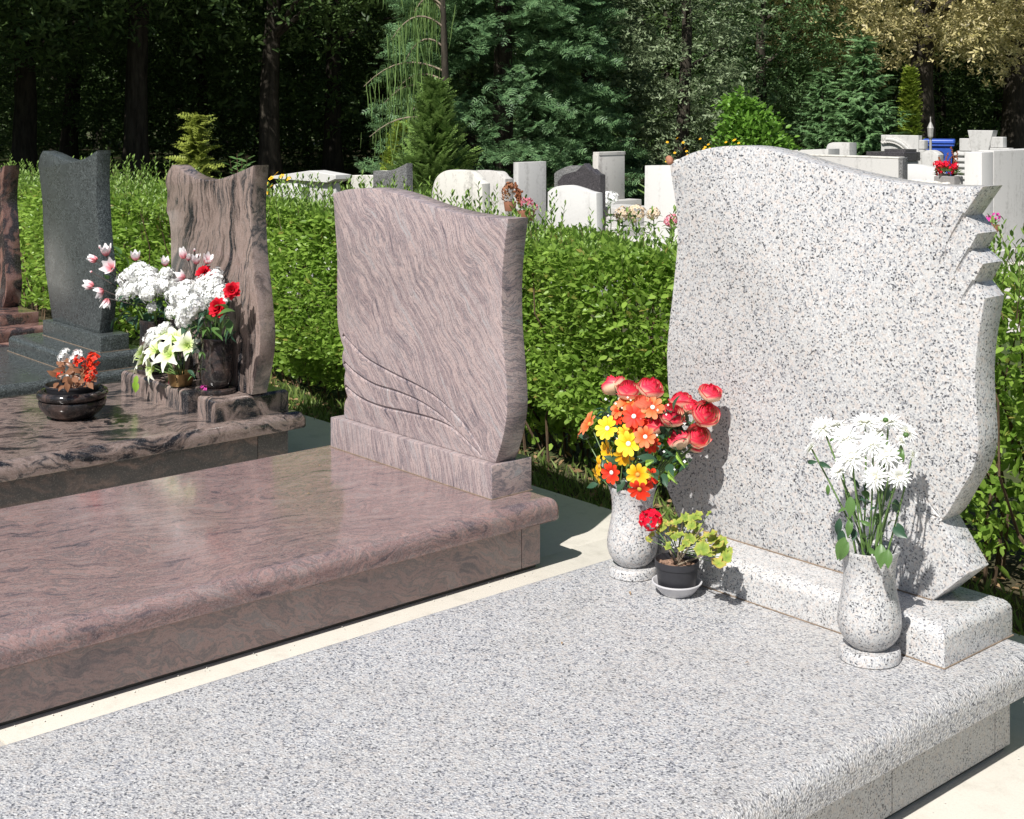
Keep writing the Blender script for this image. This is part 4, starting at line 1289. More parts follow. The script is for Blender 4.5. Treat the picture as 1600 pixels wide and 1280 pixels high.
for a, b, Y, s, d in ((970, 165, 3.09, .044, (0, -.5, .6)), (1015, 185, 3.10, .030, (.3, -.4, .5)), (1125, 260, 3.08, .045, (.5, -.5, .4)), (1050, 355, 3.02, .054, (.1, -.8, .4))):
    p = spot(*z8(a, b), Y)
    flower(kq, 'carnation', car_me[rnd.randrange(2)], M['carnation'], p, Vector(d) + VIEW * .3, s)
    stem(kq, m4 + Vector((0, 0, -.05)), p, .0026)
for a, b, s, d, k in ((862, 85, .045, (-.2, -.2, 1), 0), (885, 95, .03, (.4, -.2, .8), 0), (930, 115, .042, (.2, -.2, 1), 1), (985, 110, .045, (.6, -.1, .8), 1), (865, 195, .045, (-.7, -.3, .2), 2), (918, 45, .012, (0, 0, 1), 0), (940, 70, .010, (.3, 0, 1), 0)):
    p = spot(*z8(a, b), 3.1)
    flower(kq, 'magnolia', mag_me[k], M['magnolia'], p, Vector(d), s * 1.1)
    stem(kq, spot(*z8(910, 190), 3.1), p, .0035, M['dark_stem'], .01, 'twig')
stem(kq, m4 + Vector((0, 0, .0)), spot(*z8(910, 190), 3.1), .0045, M['dark_stem'], .02, 'twig')
for _ in range(52):
    a, b = rnd.uniform(880, 1150), rnd.uniform(340, 490)
    leaf(kq, spot(*z8(a, b), rnd.uniform(3.0, 3.12)), Vector((rnd.uniform(-1, 1), rnd.uniform(-1, .3), rnd.uniform(-1, .6))), rnd.uniform(.05, .09), M['fol_dark' if rnd.random() < .65 else 'fol'], rnd.randrange(3))

lq = thing('bouquet', 'pale green and white lilies spilling from the brass pot', 'bouquet', bp + Vector((0, 0, .05)))
lil_me = [lily_mb(rnd).mesh('lily') for _ in range(3)]
for a, b, Y, s, d in ((650, 640, 2.99, .085, (-.5, -.5, .3)), (720, 590, 2.99, .085, (-.2, -.6, .5)), (790, 610, 2.98, .085, (.1, -.7, .4)), (820, 530, 3.02, .08, (.2, -.4, .8)), (700, 680, 2.97, .075, (-.3, -.7, 0)), (880, 560, 3.02, .07, (.7, -.4, .4)), (760, 520, 3.03, .07, (-.1, -.3, .9)), (640, 600, 3.0, .06, (-.7, -.3, .4))):
    p = spot(*z8(a, b), Y)
    flower(lq, 'lily', lil_me[rnd.randrange(3)], M['lily'], p, Vector(d) + VIEW * .2, s)
    stem(lq, bp + Vector((rnd.uniform(-.02, .02), rnd.uniform(-.02, .02), .05)), p, .003)
for a, b, s in ((700, 510, .045), (740, 490, .04), (755, 465, .03)):
    flower(lq, 'hydrangea', hyd_me[0], M['hydrangea'], spot(*z8(a, b), 3.04), Vector((-.2, -.4, .7)), s)
for _ in range(60):
    a, b = rnd.uniform(740, 960), rnd.uniform(560, 720)
    leaf(lq, spot(*z8(a, b), rnd.uniform(3.0, 3.08)), Vector((rnd.uniform(-1, 1), rnd.uniform(-1, .3), rnd.uniform(-.7, .8))), rnd.uniform(.03, .06), M['fol_dark' if rnd.random() < .5 else 'fol'], rnd.randrange(3))
for a, b in ((605, 720), (600, 745), (610, 760)):
    leaf(lq, spot(*z8(a, b), 2.95), Vector((rnd.uniform(-.3, .3), -.2, -1)), .05, M['fol_lime'], 1, up=VIEW)
p = spot(*z8(980, 790), 3.06)
o = cluster_mb(rnd, 9, floret_mb(5), .5).build('fallen_flower', M['magenta']); o.matrix_world = Matrix.Translation((p.x, p.y, .375)) @ Matrix.Scale(.022, 4)
tag(o, 'small magenta flower lying by the dark vase foot plate', 'flower')

# ------------------------------------------------------------------ hedge
def hedge():
    x0, x1, y0, y1, zt = -17., 1.5, 4.28, 4.95, 1.02
    t = thing('hedge', 'long bright green privet hedge running behind the row of headstones', 'hedge', (-8, 4.6, 0))
    parts, new = [], []

    def sample(n, xa, xb, size):
        x = RNG.uniform(xa, xb, n)
        face = RNG.random(n)
        depth = RNG.exponential(.055, n)
        z = np.where(face < .66, RNG.uniform(.05, zt, n) ** 1.0, zt - depth)
        wob = .07 * np.sin(x * 2.3 + 3 * z) + .05 * np.sin(x * 5.1 + 1.3) + .05 * np.sin(z * 9 + x * 3.7)
        y = np.where(face < .66, y0 + depth + wob + .10 * np.clip(z - .8, 0, 1) * 2 + np.where(z < .25, .12, 0.), RNG.uniform(y0, y1, n))
        z = np.where(face >= .66, z + .05 * np.sin(x * 1.7) + .04 * np.sin(x * 4.3 + y * 6), z)
        P = np.stack([x + 8, y - 4.6, z], 1)
        # gaps where the leaves thin out low on the face
        keep = RNG.random(n) < np.where((z < .36) & (face < .66), .62 + .38 * (np.sin(x * 6.3) * np.sin(x * 2.9 + z * 11) > -.15), 1.0)
        P = P[keep]; n = len(P)
        D = rand_dirs(n) * .8 + np.array([0.15, -.75, .45])
        S = RNG.uniform(.6, 1.45, n) * size
        return scatter(LEAF_V * np.array([1, 1.25, 1]), LEAF_F, P, D, S, RNG.uniform(-1.1, 1.1, n))

    parts.append(sample(22000, -3.6, x1, .040))
    parts.append(sample(40000, -7., -3.6, .038))
    parts.append(sample(27000, -11., -7., .042))
    parts.append(sample(8000, x0, -11., .055))
    V, Fc = join(parts)
    o = link('foliage', np_mesh('foliage', V, Fc), M['hedge'], t); o['kind'] = 'stuff'
    # upright shoots of the year
    Ps, Ds, Ss = [], [], []
    mb = MB()
    for _ in range(2100):
        x = RNG.uniform(-13, .5); y = RNG.uniform(y0 - .02, y1)
        h = .05 + RNG.random() ** 2.6 * .19
        a = Vector((x + 8, y - 4.6, zt - .12 + .05 * math.sin(x * 1.7)))
        b = a + Vector((RNG.normal() * .05, RNG.normal() * .05 - .02, h + .10))
        if RNG.random() < .4: mb.tube([a, b], [.002, .001], 3, cap=False)
        k = int(5 + h * 45)
        for q in range(k):
            f = .25 + .75 * q / k
            an = q * 2.4
            Ps.append(tuple(a.lerp(b, f))); Ds.append((math.cos(an) * .6, math.sin(an) * .6, .9)); Ss.append(.036 * (1.35 - .5 * f) * RNG.uniform(.8, 1.2))
    V, Fc = scatter(LEAF_V * np.array([1, .95, 1]), LEAF_F, np.array(Ps), np.array(Ds), np.array(Ss), RNG.uniform(-.6, .6, len(Ps)))
    o = link('shoots', np_mesh('shoots', V, Fc), M['hedge_new'], t); o['kind'] = 'stuff'
    for _ in range(420):
        x = RNG.uniform(-12, 1); y = RNG.uniform(y0 + .12, y1 - .1)
        a = Vector((x + 8, y - 4.6, -.06))
        q = [a]
        for s in range(4):
            q.append(q[-1] + Vector((RNG.normal() * .07, RNG.normal() * .06, .25)))
        mb.tube(q, [.007, .006, .005, .004, .002], 4, cap=False)
    o = mb.build('stems', M['twig'], t); o['kind'] = 'stuff'
    # shaded old wood and leaves deep inside
    n = 24000
    P = np.stack([RNG.uniform(x0, x1, n) + 8, RNG.uniform(y0 + .16, y1, n) - 4.6, RNG.uniform(0.02, zt - .06, n)], 1)
    V, Fc = scatter(WIDE_V, LEAF_F, P, rand_dirs(n), RNG.uniform(.05, .08, n), RNG.uniform(-2, 2, n))
    o = link('inner_foliage', np_mesh('inner_foliage', V, Fc), M['hedge'], t); o['kind'] = 'stuff'


hedge()

# grass and litter along the hedge foot
n = 7000
x = RNG.uniform(-9, 0, n); y = 4.04 + RNG.random(n) ** 1.5 * .42
blade = np.array([(0, -.012, 0), (0, .012, 0), (.55, .009, .06), (1, 0, -.10)])
P = np.stack([x, y, np.full(n, -.06)], 1)
D = rand_dirs(n) * .55 + np.array([0, -.12, .85])
V, Fc = scatter(blade * np.array([1, 1.4, 1]), np.array([(0, 1, 2, 3)]), P, D, RNG.uniform(.03, .10, n), RNG.uniform(-3, 3, n))
tag(link('grass', np_mesh('grass', V, Fc), M['grass']), kind='stuff')
n = 1500
P = np.stack([RNG.uniform(-9, 0, n), RNG.uniform(4.0, 4.6, n), RNG.uniform(-.055, -.02, n)], 1)
P[:, 2] = np.where(P[:, 1] < 4.03, .006, P[:, 2]); P = P[(P[:, 1] > 4.035) | (RNG.random(n) < .12)]
D = rand_dirs(len(P)) * np.array([1, 1, .25])
V, Fc = scatter(WIDE_V, LEAF_F, P, D, RNG.uniform(.02, .05, len(P)), RNG.uniform(-.5, .5, len(P)))
tag(link('leaf_litter', np_mesh('leaf_litter', V, Fc), M['litter']), kind='stuff')

dl_me = oval_leaf_mb(.45, .5, 4, .4).mesh('dead_leaf')
dl_me.materials.append(M['litter'])
for k, (x_, y_, z_, sz_) in enumerate(((-3.30, 2.20, .004, .018), (-3.42, 2.62, .004, .022), (-3.28, 3.30, .004, .02), (-3.20, 3.55, .004, .024), (-3.50, 3.62, .0, .02), (-2.60, 2.45, .254, .014), (-2.2, 2.72, .254, .012), (-2.75, 2.86, .254, .016), (-4.2, 2.7, .259, .014), (-4.5, 2.95, .259, .013), (-1.62, 2.8, .004, .02))):
    o = link('dead_leaf', dl_me, M['litter'], None, 60)
    o.location = (x_, y_, z_); o.rotation_euler = (.1, -.1, k * 1.7); o.scale = (sz_,) * 3
    where = 'the pale paving between the graves' if z_ < .1 else ('the bush hammered grey ledger' if x_ > -3 else 'the polished pink ledger')
    tag(o, 'tiny curled brown dead leaf lying on ' + where, 'leaf', 'dead leaves on ' + where)

mb = MB()
for _ in range(240):
    x_ = rnd.choice((rnd.uniform(-3.62, -3.0), rnd.uniform(-1.7, -1.2), rnd.uniform(-5.3, -4.8)))
    y_ = rnd.uniform(1.4, 3.98)
    if rnd.random() < .45: x_ = rnd.choice((-3.632, -3.05, -1.79)) + rnd.uniform(0, .03); y_ = rnd.uniform(1.0, 3.3)
    mb.ball((x_, y_, .003), rnd.uniform(.001, .0026), 5, 3, 0, 0, (1.3, 1, .7))
tag(mb.build('grit', M['limestone']), kind='stuff')

# ------------------------------------------------------------------ background monuments
def stone(label, loc, outline, depth, mat, rz=0., base=None, name='headstone', cat='headstone', sharp=35, group=None):
    """headstone: outline (x,z) drawn `depth` deep, on a plinth; rz turns it"""
    t = thing(name, label, cat, loc, rz, group)
    bm_obj('stele', prism_bm(outline, 0, depth, .008, 2), mat, t, sharp)
    if base:
        bw, bd, bh, bmat = base
        cx = (min(p[0] for p in outline) + max(p[0] for p in outline)) / 2
        bm_obj('base', block_bm(cx - bw / 2, cx + bw / 2, depth / 2 - bd / 2, depth / 2 + bd / 2, -.06, min(p[1] for p in outline), .008, .004, 2, .002), bmat, t)
    return t


def rect(w, z0, z1): return [(-w / 2, z0), (-w / 2, z1), (w / 2, z1), (w / 2, z0)]


def arch(w, z0, zs, zt, n=10):
    return [(w / 2, z0), (-w / 2, z0)] + [(-w / 2 + w * i / n, zs + (zt - zs) * math.sin(PI * i / n) ** .8) for i in range(n + 1)]


# house shaped tomb with a shallow gable roof
t = thing('tomb', 'white house shaped tomb with a shallow gabled roof slab behind the hedge', 'tomb', (-12.35, 7.94, 0))
bm_obj('body', block_bm(-.56, .42, .03, .12, -.06, .868, .003, .003, 1, .002), M['marble'], t)
bm_obj('roof', prism_bm([(-.66, .872), (-.66, .90), (.09, .985), (.58, .955), (.58, .915), (.42, .872)], -.03, .17, .004, 1), M['marble_clean'], t)
bm_obj('corner_post', block_bm(.425, .48, .04, .10, -.06, .87, .003, .003, 1, .002), M['marble'], t)
# small white stone with an oval photograph frame
s = stone('small white headstone with an oval photograph frame beside the house shaped tomb', (-11.02, 6.86, 0), cr_spline([(-.24, .16, 1), (-.24, .90, 1), (-.20, .925), (0, .94), (.22, .925), (.24, .91, 1), (.24, .16, 1)], 4), .10, M['marble_clean'], 0, (.6, .25, .22, M['marble']))
mb = MB()
mb.tube([(-.12 + .055 * math.cos(2 * PI * k / 20), -.006, .84 + .072 * math.sin(2 * PI * k / 20)) for k in range(21)], .008, 6, cap=False)
mb.build('oval_frame', M['charcoal'], s, 60)
# stepped pale wall stone
t = thing('headstone', 'pale stepped limestone monument seen over the pink headstone', 'headstone', (-13.6, 9.70, 0))
bm_obj('stele', prism_bm([(-.50, -.06), (-.50, .81), (.02, .83), (.02, .885), (.62, .90), (.62, -.06)], 0, .12, .008, 1), M['limestone'], t)
# grey stone with a concave slanting top
stone('mid grey granite headstone with a concave rising top over the pink headstone', (-12.35, 9.09, 0), cr_spline([(-.42, .10, 1), (-.42, .93, 1), (-.2, .935), (0, .965), (.21, 1.035, 1), (.21, .10, 1)], 4), .09, M['midgrey'], 0, (.9, .4, .16, M['concrete']))
# two weathered rounded stones
stone('weathered pale headstone with rounded left shoulder and stepped right side', (-10.25, 8.32, 0), cr_spline([(-.42, .12, 1), (-.45, .80, 1), (-.40, .93), (-.30, 1.01), (-.14, 1.045), (.16, 1.045, 1), (.22, 1.00, 1), (.26, .97), (.33, .93, 1), (.33, .12, 1)], 4), .10, M['limestone'], 0, (.95, .4, .18, M['limestone']))
stone('weathered grey headstone with rounded shoulders right of the stepped pale one', (-11.35, 9.62, 0), cr_spline([(-.35, .12, 1), (-.35, .86, 1), (-.25, .955), (0, .96), (.13, .955), (.20, .905), (.26, .885, 1), (.26, .12, 1)], 4), .12, M['stained'], 0, (.8, .4, .18, M['limestone']))
# slabs turned to the right
stone('tall plain white slab headstone standing left of the charcoal stone', (-11.87, 10.72, 0), rect(.44, .05, 1.015), .09, M['marble'], R(90), (.6, .3, .11, M['marble']))
t = stone('tall limestone slab headstone with dark rain stains under its cap', (-13.50, 13.68, 0), rect(.53, .36, .99), .11, M['stained'], R(90), (.8, .5, .42, M['concrete']))
bm_obj('cap', block_bm(-.25, .272, -.006, .115, .985, 1.03, .004, .003, 1, .002), M['stained'], t)
stone('dull grey headstone with a wavy top behind the charcoal stone', (-12.9, 12.32, 0), cr_spline([(-.32, .1, 1), (-.32, .78, 1), (-.23, .83), (0, .895), (.20, .87), (.32, .84, 1), (.32, .1, 1)], 4), .16, M['midgrey'], 0, (.8, .4, .16, M['concrete']))
stone('charcoal granite headstone with a zigzag peaked top', (-10.65, 10.27, 0), [(-.32, .05), (-.32, .84), (-.22, .92), (-.02, .965), (.10, 1.05), (.19, .98), (.215, .995), (.28, .95), (.34, .935), (.34, .05)], .09, M['charcoal'], 0, (.9, .4, .12, M['midgrey']), sharp=15)
stone('bright white headstone with a gently arched top in front of the charcoal one', (-9.20, 8.82, 0), cr_spline([(-.37, .1, 1), (-.355, .85, 1), (-.26, .90), (-.08, .925), (.08, .905), (.20, .88), (.30, .87, 1), (.32, .1, 1)], 4), .085, M['marble_clean'], 0, (.9, .4, .16, M['marble']))
t = thing('grave_step', 'stepped weathered concrete grave surround under the stained slab', 'grave', (-12.75, 13.1, 0))
for k, (w, h) in enumerate(((.85, .10), (.72, .22), (.6, .34))):
    bm_obj('step', block_bm(-w / 2, w / 2, -w / 2, w / 2, -.06 if k == 0 else (.10, .10, .22)[k], h, .006, .004, 1, .002), M['concrete'], t)
stone('bright white headstone block just left of the pale grey granite headstone', (-11.30, 12.44, 0), [(-.42, .05), (-.40, .93), (.34, .96), (.34, .05)], .14, M['marble_clean'], 0, (1., .6, .12, M['marble']))
# two weathered stones lying on that block
for k, (dx, r, sq) in enumerate(((-.06, .055, (1, .8, 1.0)), (.13, .06, (1.9, .8, .62)))):
    mb = MB()
    mb.ball((0, 0, 0), r, 12, 8, 0, 0, sq)
    mb.v = [tuple(Vector(p) * (1 + .25 * mnoise.noise(Vector(p) * 22 + Vector((k * 5, 0, 0))))) for p in mb.v]
    o = mb.build('stone', M['red_pot'] if k == 0 else M['limestone'], None, 60)
    o.location = (-11.30 + dx, 12.52, .955 + r * sq[2] * .92)
    tag(o, ('round brown stone lying on top of the white headstone block' if k == 0 else 'long pale stone lying on top of the white headstone block'), 'stone')
# right hand cluster
stone('low white slab headstone showing left of the small rounded one', (-13.2, 17.89, 0), [(-.55, .05), (-.55, .95), (-.3, .97), (.30, 1.0), (.30, .05)], .3, M['marble'], 0, (1.2, .6, .12, M['marble']))
stone('small grey white headstone with one rounded corner beyond the concrete wall', (-13.05, 18.35, 0), cr_spline([(-.23, .05, 1), (-.23, .98, 1), (-.19, 1.06), (-.10, 1.09, 1), (.22, 1.09, 1), (.22, .05, 1)], 4), .2, M['marble'], 0, (.7, .5, .12, M['marble']))
stone('far white headstone peeping over the crest of the pale granite headstone', (-15.2, 18.6, 0), rect(.42, .05, 1.02), .2, M['marble'], 0, (.7, .5, .12, M['marble']))
stone('grey slanted headstone beside the far white one', (-14.6, 18.4, 0), [(-.3, .05), (-.3, 1.0), (0, .98), (.4, .92), (.4, .05)], .2, M['midgrey'], 0, (.9, .5, .12, M['concrete']))
t = thing('tomb', 'long grey concrete tomb wall with dark stained top edge', 'tomb', (-9.7, 13.89, 0))
bm_obj('wall', block_bm(-.85, .66, 0, .12, -.06, 1.055, .004, .004, 1, .002), M['concrete'], t)
bm_obj('coping', block_bm(-.86, .668, -.006, .126, 1.056, 1.073, .003, .003, 1, .002), M['limestone'], t)
bm_obj('end_post', block_bm(.662, .71, .01, .12, -.06, 1.068, .004, .004, 1, .002), M['midgrey'], t)
t = thing('grave_cover', 'dark charcoal grave cover slab above the concrete wall', 'grave', (-10.76, 16.21, 0))
bm_obj('ledger', block_bm(-.30, .30, 0, .4, .92, 1.04, .006, .006, 1, .002), M['charcoal'], t)
bm_obj('raised_panel', block_bm(-.05, .28, .06, .34, 1.04, 1.08, .004, .004, 1, .002), M['charcoal'], t)
bm_obj('plinth', block_bm(-.28, .28, .02, .38, -.06, .918, .006, .006, 1, .002), M['concrete'], t)
# carved white gateway stone
t = thing('headstone', 'carved white limestone headstone with a curved leaf band and banded right pier', 'headstone', (-12.85, 19.80, 0))
bm_obj('stele', prism_bm([(-.37, -.06), (-.37, 1.19), (.34, 1.19), (.34, -.06)], 0, .12, .008, 1), M['marble'], t)
mb = MB()
pts = [(-.20 + .5 * math.sin(a), -.012, .62 + .5 * math.cos(a)) for a in [R(x) for x in range(-5, 96, 8)]]
mb.tube(pts, .045, 8)
mb.build('carved_band', M['marble'], t, 60)
mb = MB()
for k in range(26):
    a = R(-18 + k * 3)
    c = Vector((-.20 + .49 * math.sin(a), -.03, .62 + .49 * math.cos(a)))
    mb.put(oval_leaf_mb(.4, .2, 4), Matrix.Translation(c) @ along(Vector((math.cos(a) + math.sin(a) * (.7 if k % 2 else -.7), -.2, -math.sin(a) + math.cos(a) * (.7 if k % 2 else -.7))), Vector((0, -1, .2))) @ Matrix.Scale(.10, 4))
o = mb.build('carved_leaves', M['stained'], t, 60); o['kind'] = 'stuff'
for k in range(7):
    bm_obj('pier_block', block_bm(.345, .445, .01, .12, .04 + k * .155, .04 + k * .155 + .145, .006, .004, 1, .004), M['marble'], t)
stone('small greyish white headstone with a rounded top beside the blue bin', (-11.53, 18.55, 0), arch(.30, .05, .93, 1.0), .16, M['marble'], 0, (.5, .4, .12, M['marble']))
s = stone('low white headstone with a segmental curved top by the red geraniums', (-9.95, 15.73, 0), cr_spline([(-.42, .05, 1), (-.42, .88, 1), (-.2, .905), (.02, .895), (.2, .85), (.30, .79, 1), (.30, .05, 1)], 4), .22, M['marble_clean'], 0, (.9, .5, .12, M['marble']))
bm_obj('end_block', block_bm(.305, .36, .0, .2, .05, .80, .004, .004, 1, .002), M['charcoal'], s)
# stacked limestone monument with a flared cap
t = thing('monument', 'stacked cream limestone monument with flared cap and ribbed left pier', 'monument', (-10.38, 18.02, 0))
bm_obj('centre_stone', prism_bm([(-.12, -.06), (-.14, 1.05), (-.20, 1.32), (.20, 1.32), (.13, 1.05), (.10, -.06)], 0, .14, .006, 1), M['marble'], t)
bm_obj('shoulder', block_bm(-.34, -.145, .02, .13, 1.02, 1.20, .006, .004, 1, .004), M['marble'], t)
bm_obj('shoulder', block_bm(.15, .34, .02, .13, 1.08, 1.23, .006, .004, 1, .004), M['marble'], t)
bm_obj('shelf', block_bm(.15, .44, .0, .14, 1.0, 1.075, .006, .004, 1, .004), M['marble'], t)
for k in range(6):
    bm_obj('rib', block_bm(-.42, -.15, .0, .14, .52 + k * .085, .52 + k * .085 + .055, .02, .004, 2, .01), M['marble'], t)
bm_obj('pier', block_bm(-.40, -.16, .02, .13, -.06, .52, .006, .004, 1, .004), M['marble'], t)
bm_obj('pier', block_bm(-.39, -.16, .03, .12, .521, 1.018, .006, .004, 1, .004), M['concrete'], t)
bm_obj('pier', block_bm(.145, .36, .02, .13, -.06, .998, .006, .004, 1, .004), M['marble'], t)
# large white tomb on the right
t = thing('tomb', 'large plain white tomb block right of the grey granite headstone', 'tomb', (-7.84, 13.6, 0))
bm_obj('front_panel', block_bm(-.18, .026, 0, .24, .09, 1.165, .004, .004, 1, .002), M['marble_clean'], t)
bm_obj('body', block_bm(-.16, .03, .244, 2.3, .09, 1.178, .006, .004, 1, .002), M['marble'], t)
bm_obj('plinth', block_bm(-.26, .10, -.08, 2.4, -.06, .088, .008, .004, 1, .002), M['concrete'], t)
t = thing('gravel_bed', 'low grave kerb filled with grey pebbles behind the pale headstone crest', 'grave', (-9.3, 14.75, 0))
bm_obj('kerb', block_bm(-.6, .5, 0, .08, -.06, .70, .006, .004, 1, .002), M['concrete'], t)
mb = MB()
for _ in range(260):
    r = rnd.uniform(.018, .035)
    mb.ball((rnd.uniform(-.58, .2), rnd.uniform(.1, .6), .70 + r * .5), r, 6, 4, 0, 0, (1.2, 1, .7))
o = mb.build('pebbles', M['limestone'], t, 60); o['kind'] = 'stuff'
bm_obj('bed', block_bm(-.6, .5, .085, .62, -.06, .70, .004, .004, 1, .002), M['concrete'], t)

# wheelie bin
bl_ = far(1467, 25)
t = thing('wheelie_bin', 'blue plastic wheelie bin with lid standing among the white stones', 'bin', (bl_.x, bl_.y, -.06), R(30))
bm = bmesh.new()
lo = [bm.verts.new((x * .19, y * .2, .08)) for x, y in ((-1, -1), (1, -1), (1, 1), (-1, 1))]
hi = [bm.verts.new((x * .245, y * .28, 1.03)) for x, y in ((-1, -1), (1, -1), (1, 1), (-1, 1))]
bm.faces.new(list(reversed(lo))); bm.faces.new(hi)
for i in range(4): bm.faces.new((lo[i], lo[(i + 1) % 4], hi[(i + 1) % 4], hi[i]))
bmesh.ops.bevel(bm, geom=list(bm.edges), offset=.02, segments=2, affect='EDGES')
bm_obj('bin_body', bm, M['blue_plastic'], t)
bm_obj('rim', block_bm(-.275, .275, -.31, .30, 1.01, 1.06, .01, .03, 2, .006), M['blue_plastic'], t)
bm_obj('lid', block_bm(-.285, .285, -.33, .32, 1.061, 1.135, .03, .04, 3, .006), M['blue_plastic'], t)
mb = MB(); mb.tube([(-.2, .35, 1.07), (-.2, .42, 1.08), (.2, .42, 1.08), (.2, .35, 1.07)], .016, 8); mb.build('handle', M['blue_plastic'], t, 60)
for sx in (-1, 1):
    mb = MB(); mb.tube([(sx * .17, .22, .10), (sx * .225, .22, .10)], .10, 18); mb.build('wheel', M['black_rubber'], t, 40)
mb = MB(); mb.tube([(.02, -.275, .85), (.02, -.295, .85)], .075, 18); mb.build('lock_disc', M['black_rubber'], t, 40)
# lantern post
ll = far(1454, 24)
t = thing('lantern_post', 'slim white post with a small lantern behind the blue bin', 'lamp post', (ll.x, ll.y, -.06))
mb = MB(); mb.lathe([(.05, 0), (.05, .1), (.028, .14), (.022, 1.15), (.04, 1.17)], 12, cap1=True); mb.build('post', M['white_metal'], t, 40)
mb = MB(); mb.lathe([(.03, 1.171), (.045, 1.2), (.055, 1.34), (.06, 1.345), (.03, 1.42), (.01, 1.46), (.008, 1.54), (.001, 1.55)], 8, cap1=True); mb.build('lantern', M['white_metal'], t, 20)

# pots and flowers among the far graves
def flower_pot(label, loc, r, h, potmat, fl_mat, n, spread, hh, fs, kind='flower_pot', leafm='fol', tall=None):
    t = thing(kind, label, 'flower pot', loc)
    mb = MB(); mb.lathe([(r * .75, 0), (r * .8, .005), (r, h), (r * .9, h), (r * .8, h * .8)], 20, cap1=True); mb.build('pot', potmat, t, 40)
    mb = MB()
    for _ in range(n * 3):
        d = Vector((rnd.gauss(0, 1), rnd.gauss(0, 1), abs(rnd.gauss(0, 1)) + .2)).normalized()
        p = Vector((d.x * spread, d.y * spread, h + d.z * hh * .8)) * rnd.uniform(.6, 1)
        p.z = max(p.z, h)
        mb.put(oval_leaf_mb(.5, .2, 3), Matrix.Translation(p) @ along(d + Vector((0, 0, .3))) @ Matrix.Scale(fs * 1.3, 4))
    o = mb.build('leaves', M[leafm], t, 60); o['kind'] = 'stuff'
    for _ in range(n):
        d = Vector((rnd.gauss(0, 1), rnd.gauss(0, 1) - .5, abs(rnd.gauss(0, 1)) + .5)).normalized()
        p = Vector((d.x * spread, d.y * spread, h + d.z * hh))
        c = cluster_mb(rnd, 9, floret_mb(4), .5)
        o = c.build('flower_head', fl_mat, t, 60); o.matrix_local = aim(p, d, 0, fs)
    return t


def P3(u, v, d):
    p = far(u, d); p.z = EYE - d * (v - HORIZON) / FPX; return p


p = P3(1482, 282, 17)
t = thing('planter', 'grey planter box of red geraniums before the stacked monument', 'planter', (p.x, p.y, 0))
bm_obj('box', block_bm(-.14, .14, -.1, .1, .70, .80, .006, .004, 1, .002), M['planter'], t)
bm_obj('stand', block_bm(-.12, .12, -.09, .09, -.06, .698, .006, .004, 1, .002), M['concrete'], t)
mb = MB()
for _ in range(90):
    d = Vector((rnd.gauss(0, .7), rnd.gauss(0, .5), abs(rnd.gauss(0, 1)))).normalized()
    mb.put(oval_leaf_mb(.6, .2, 3), Matrix.Translation((d.x * .16, d.y * .1, .80 + d.z * .09)) @ along(d + Vector((0, 0, .3))) @ Matrix.Scale(.06, 4))
o = mb.build('leaves', M['juniper'], t, 60); o['kind'] = 'stuff'
for _ in range(13):
    o = cluster_mb(rnd, 12, floret_mb(5), .5).build('flower_head', M['geranium_red'], t, 60)
    o.matrix_local = aim((rnd.uniform(-.17, .14), rnd.uniform(-.1, .06), .88 + rnd.uniform(-.05, .08)), (rnd.uniform(-.4, .4), -.5, .8), 0, .042)
for _ in range(7):
    mb = MB(); a = Vector((rnd.uniform(-.12, .14), rnd.uniform(-.02, .06), .82)); b = a + Vector((rnd.uniform(-.12, .12), rnd.uniform(-.03, .05), rnd.uniform(.12, .36)))
    mb.tube([a, a.lerp(b, .5) + Vector((.01, 0, .02)), b], .004, 5)
    for k in range(9): mb.ball(a.lerp(b, .4 + .6 * k / 9) + Vector((rnd.uniform(-.015, .015), 0, 0)), .011, 5, 3)
    mb.build('dry_stalk', M['dry_flower'], t, 60)

for (u, v, d, lab, m, zt, r) in ((972, 331, 15, 'left one of two faded cream hydrangea heads by the white stones', 'cream_head', None, .085), (993, 331, 15.1, 'right one of two faded cream hydrangea heads by the white stones', 'cream_head', None, .105), (1021, 331, 15.2, 'brownish faded hydrangea head nearest the white headstone block', 'cream_head', None, .075), (953, 308, 17, 'white flower bunch at the foot of the stained slab', 'hydrangea', None, .10), (1049, 342, 15, 'dusty pink flower bunch beside the pale granite headstone', 'pink_petal', None, .075)):
    p = P3(u, v, d)
    t = thing('hydrangea_plant', lab, 'flower', (p.x, p.y, -.06))
    mb = MB(); mb.tube([(0, 0, 0), (.02, 0, p.z * .5), (0, 0, p.z)], .006, 5); mb.build('stem', M['stem'], t, 60)
    o = cluster_mb(rnd, 50, floret_mb(4), .30, (1, 1, .85), PI * .8).build('flower_head', M[m], t, 60)
    o.matrix_local = aim((0, 0, p.z + .04), (-.2, -.5, .8), 0, r)
    mb = MB()
    for _ in range(16):
        a = rnd.uniform(0, 6.3)
        mb.put(oval_leaf_mb(.5, .3, 4), Matrix.Translation((.02 * math.cos(a), .02 * math.sin(a), rnd.uniform(.1, p.z))) @ along(Vector((math.cos(a), math.sin(a), .3))) @ Matrix.Scale(rnd.uniform(.09, .15), 4))
    mb.build('leaves', M['fol'], t, 60)

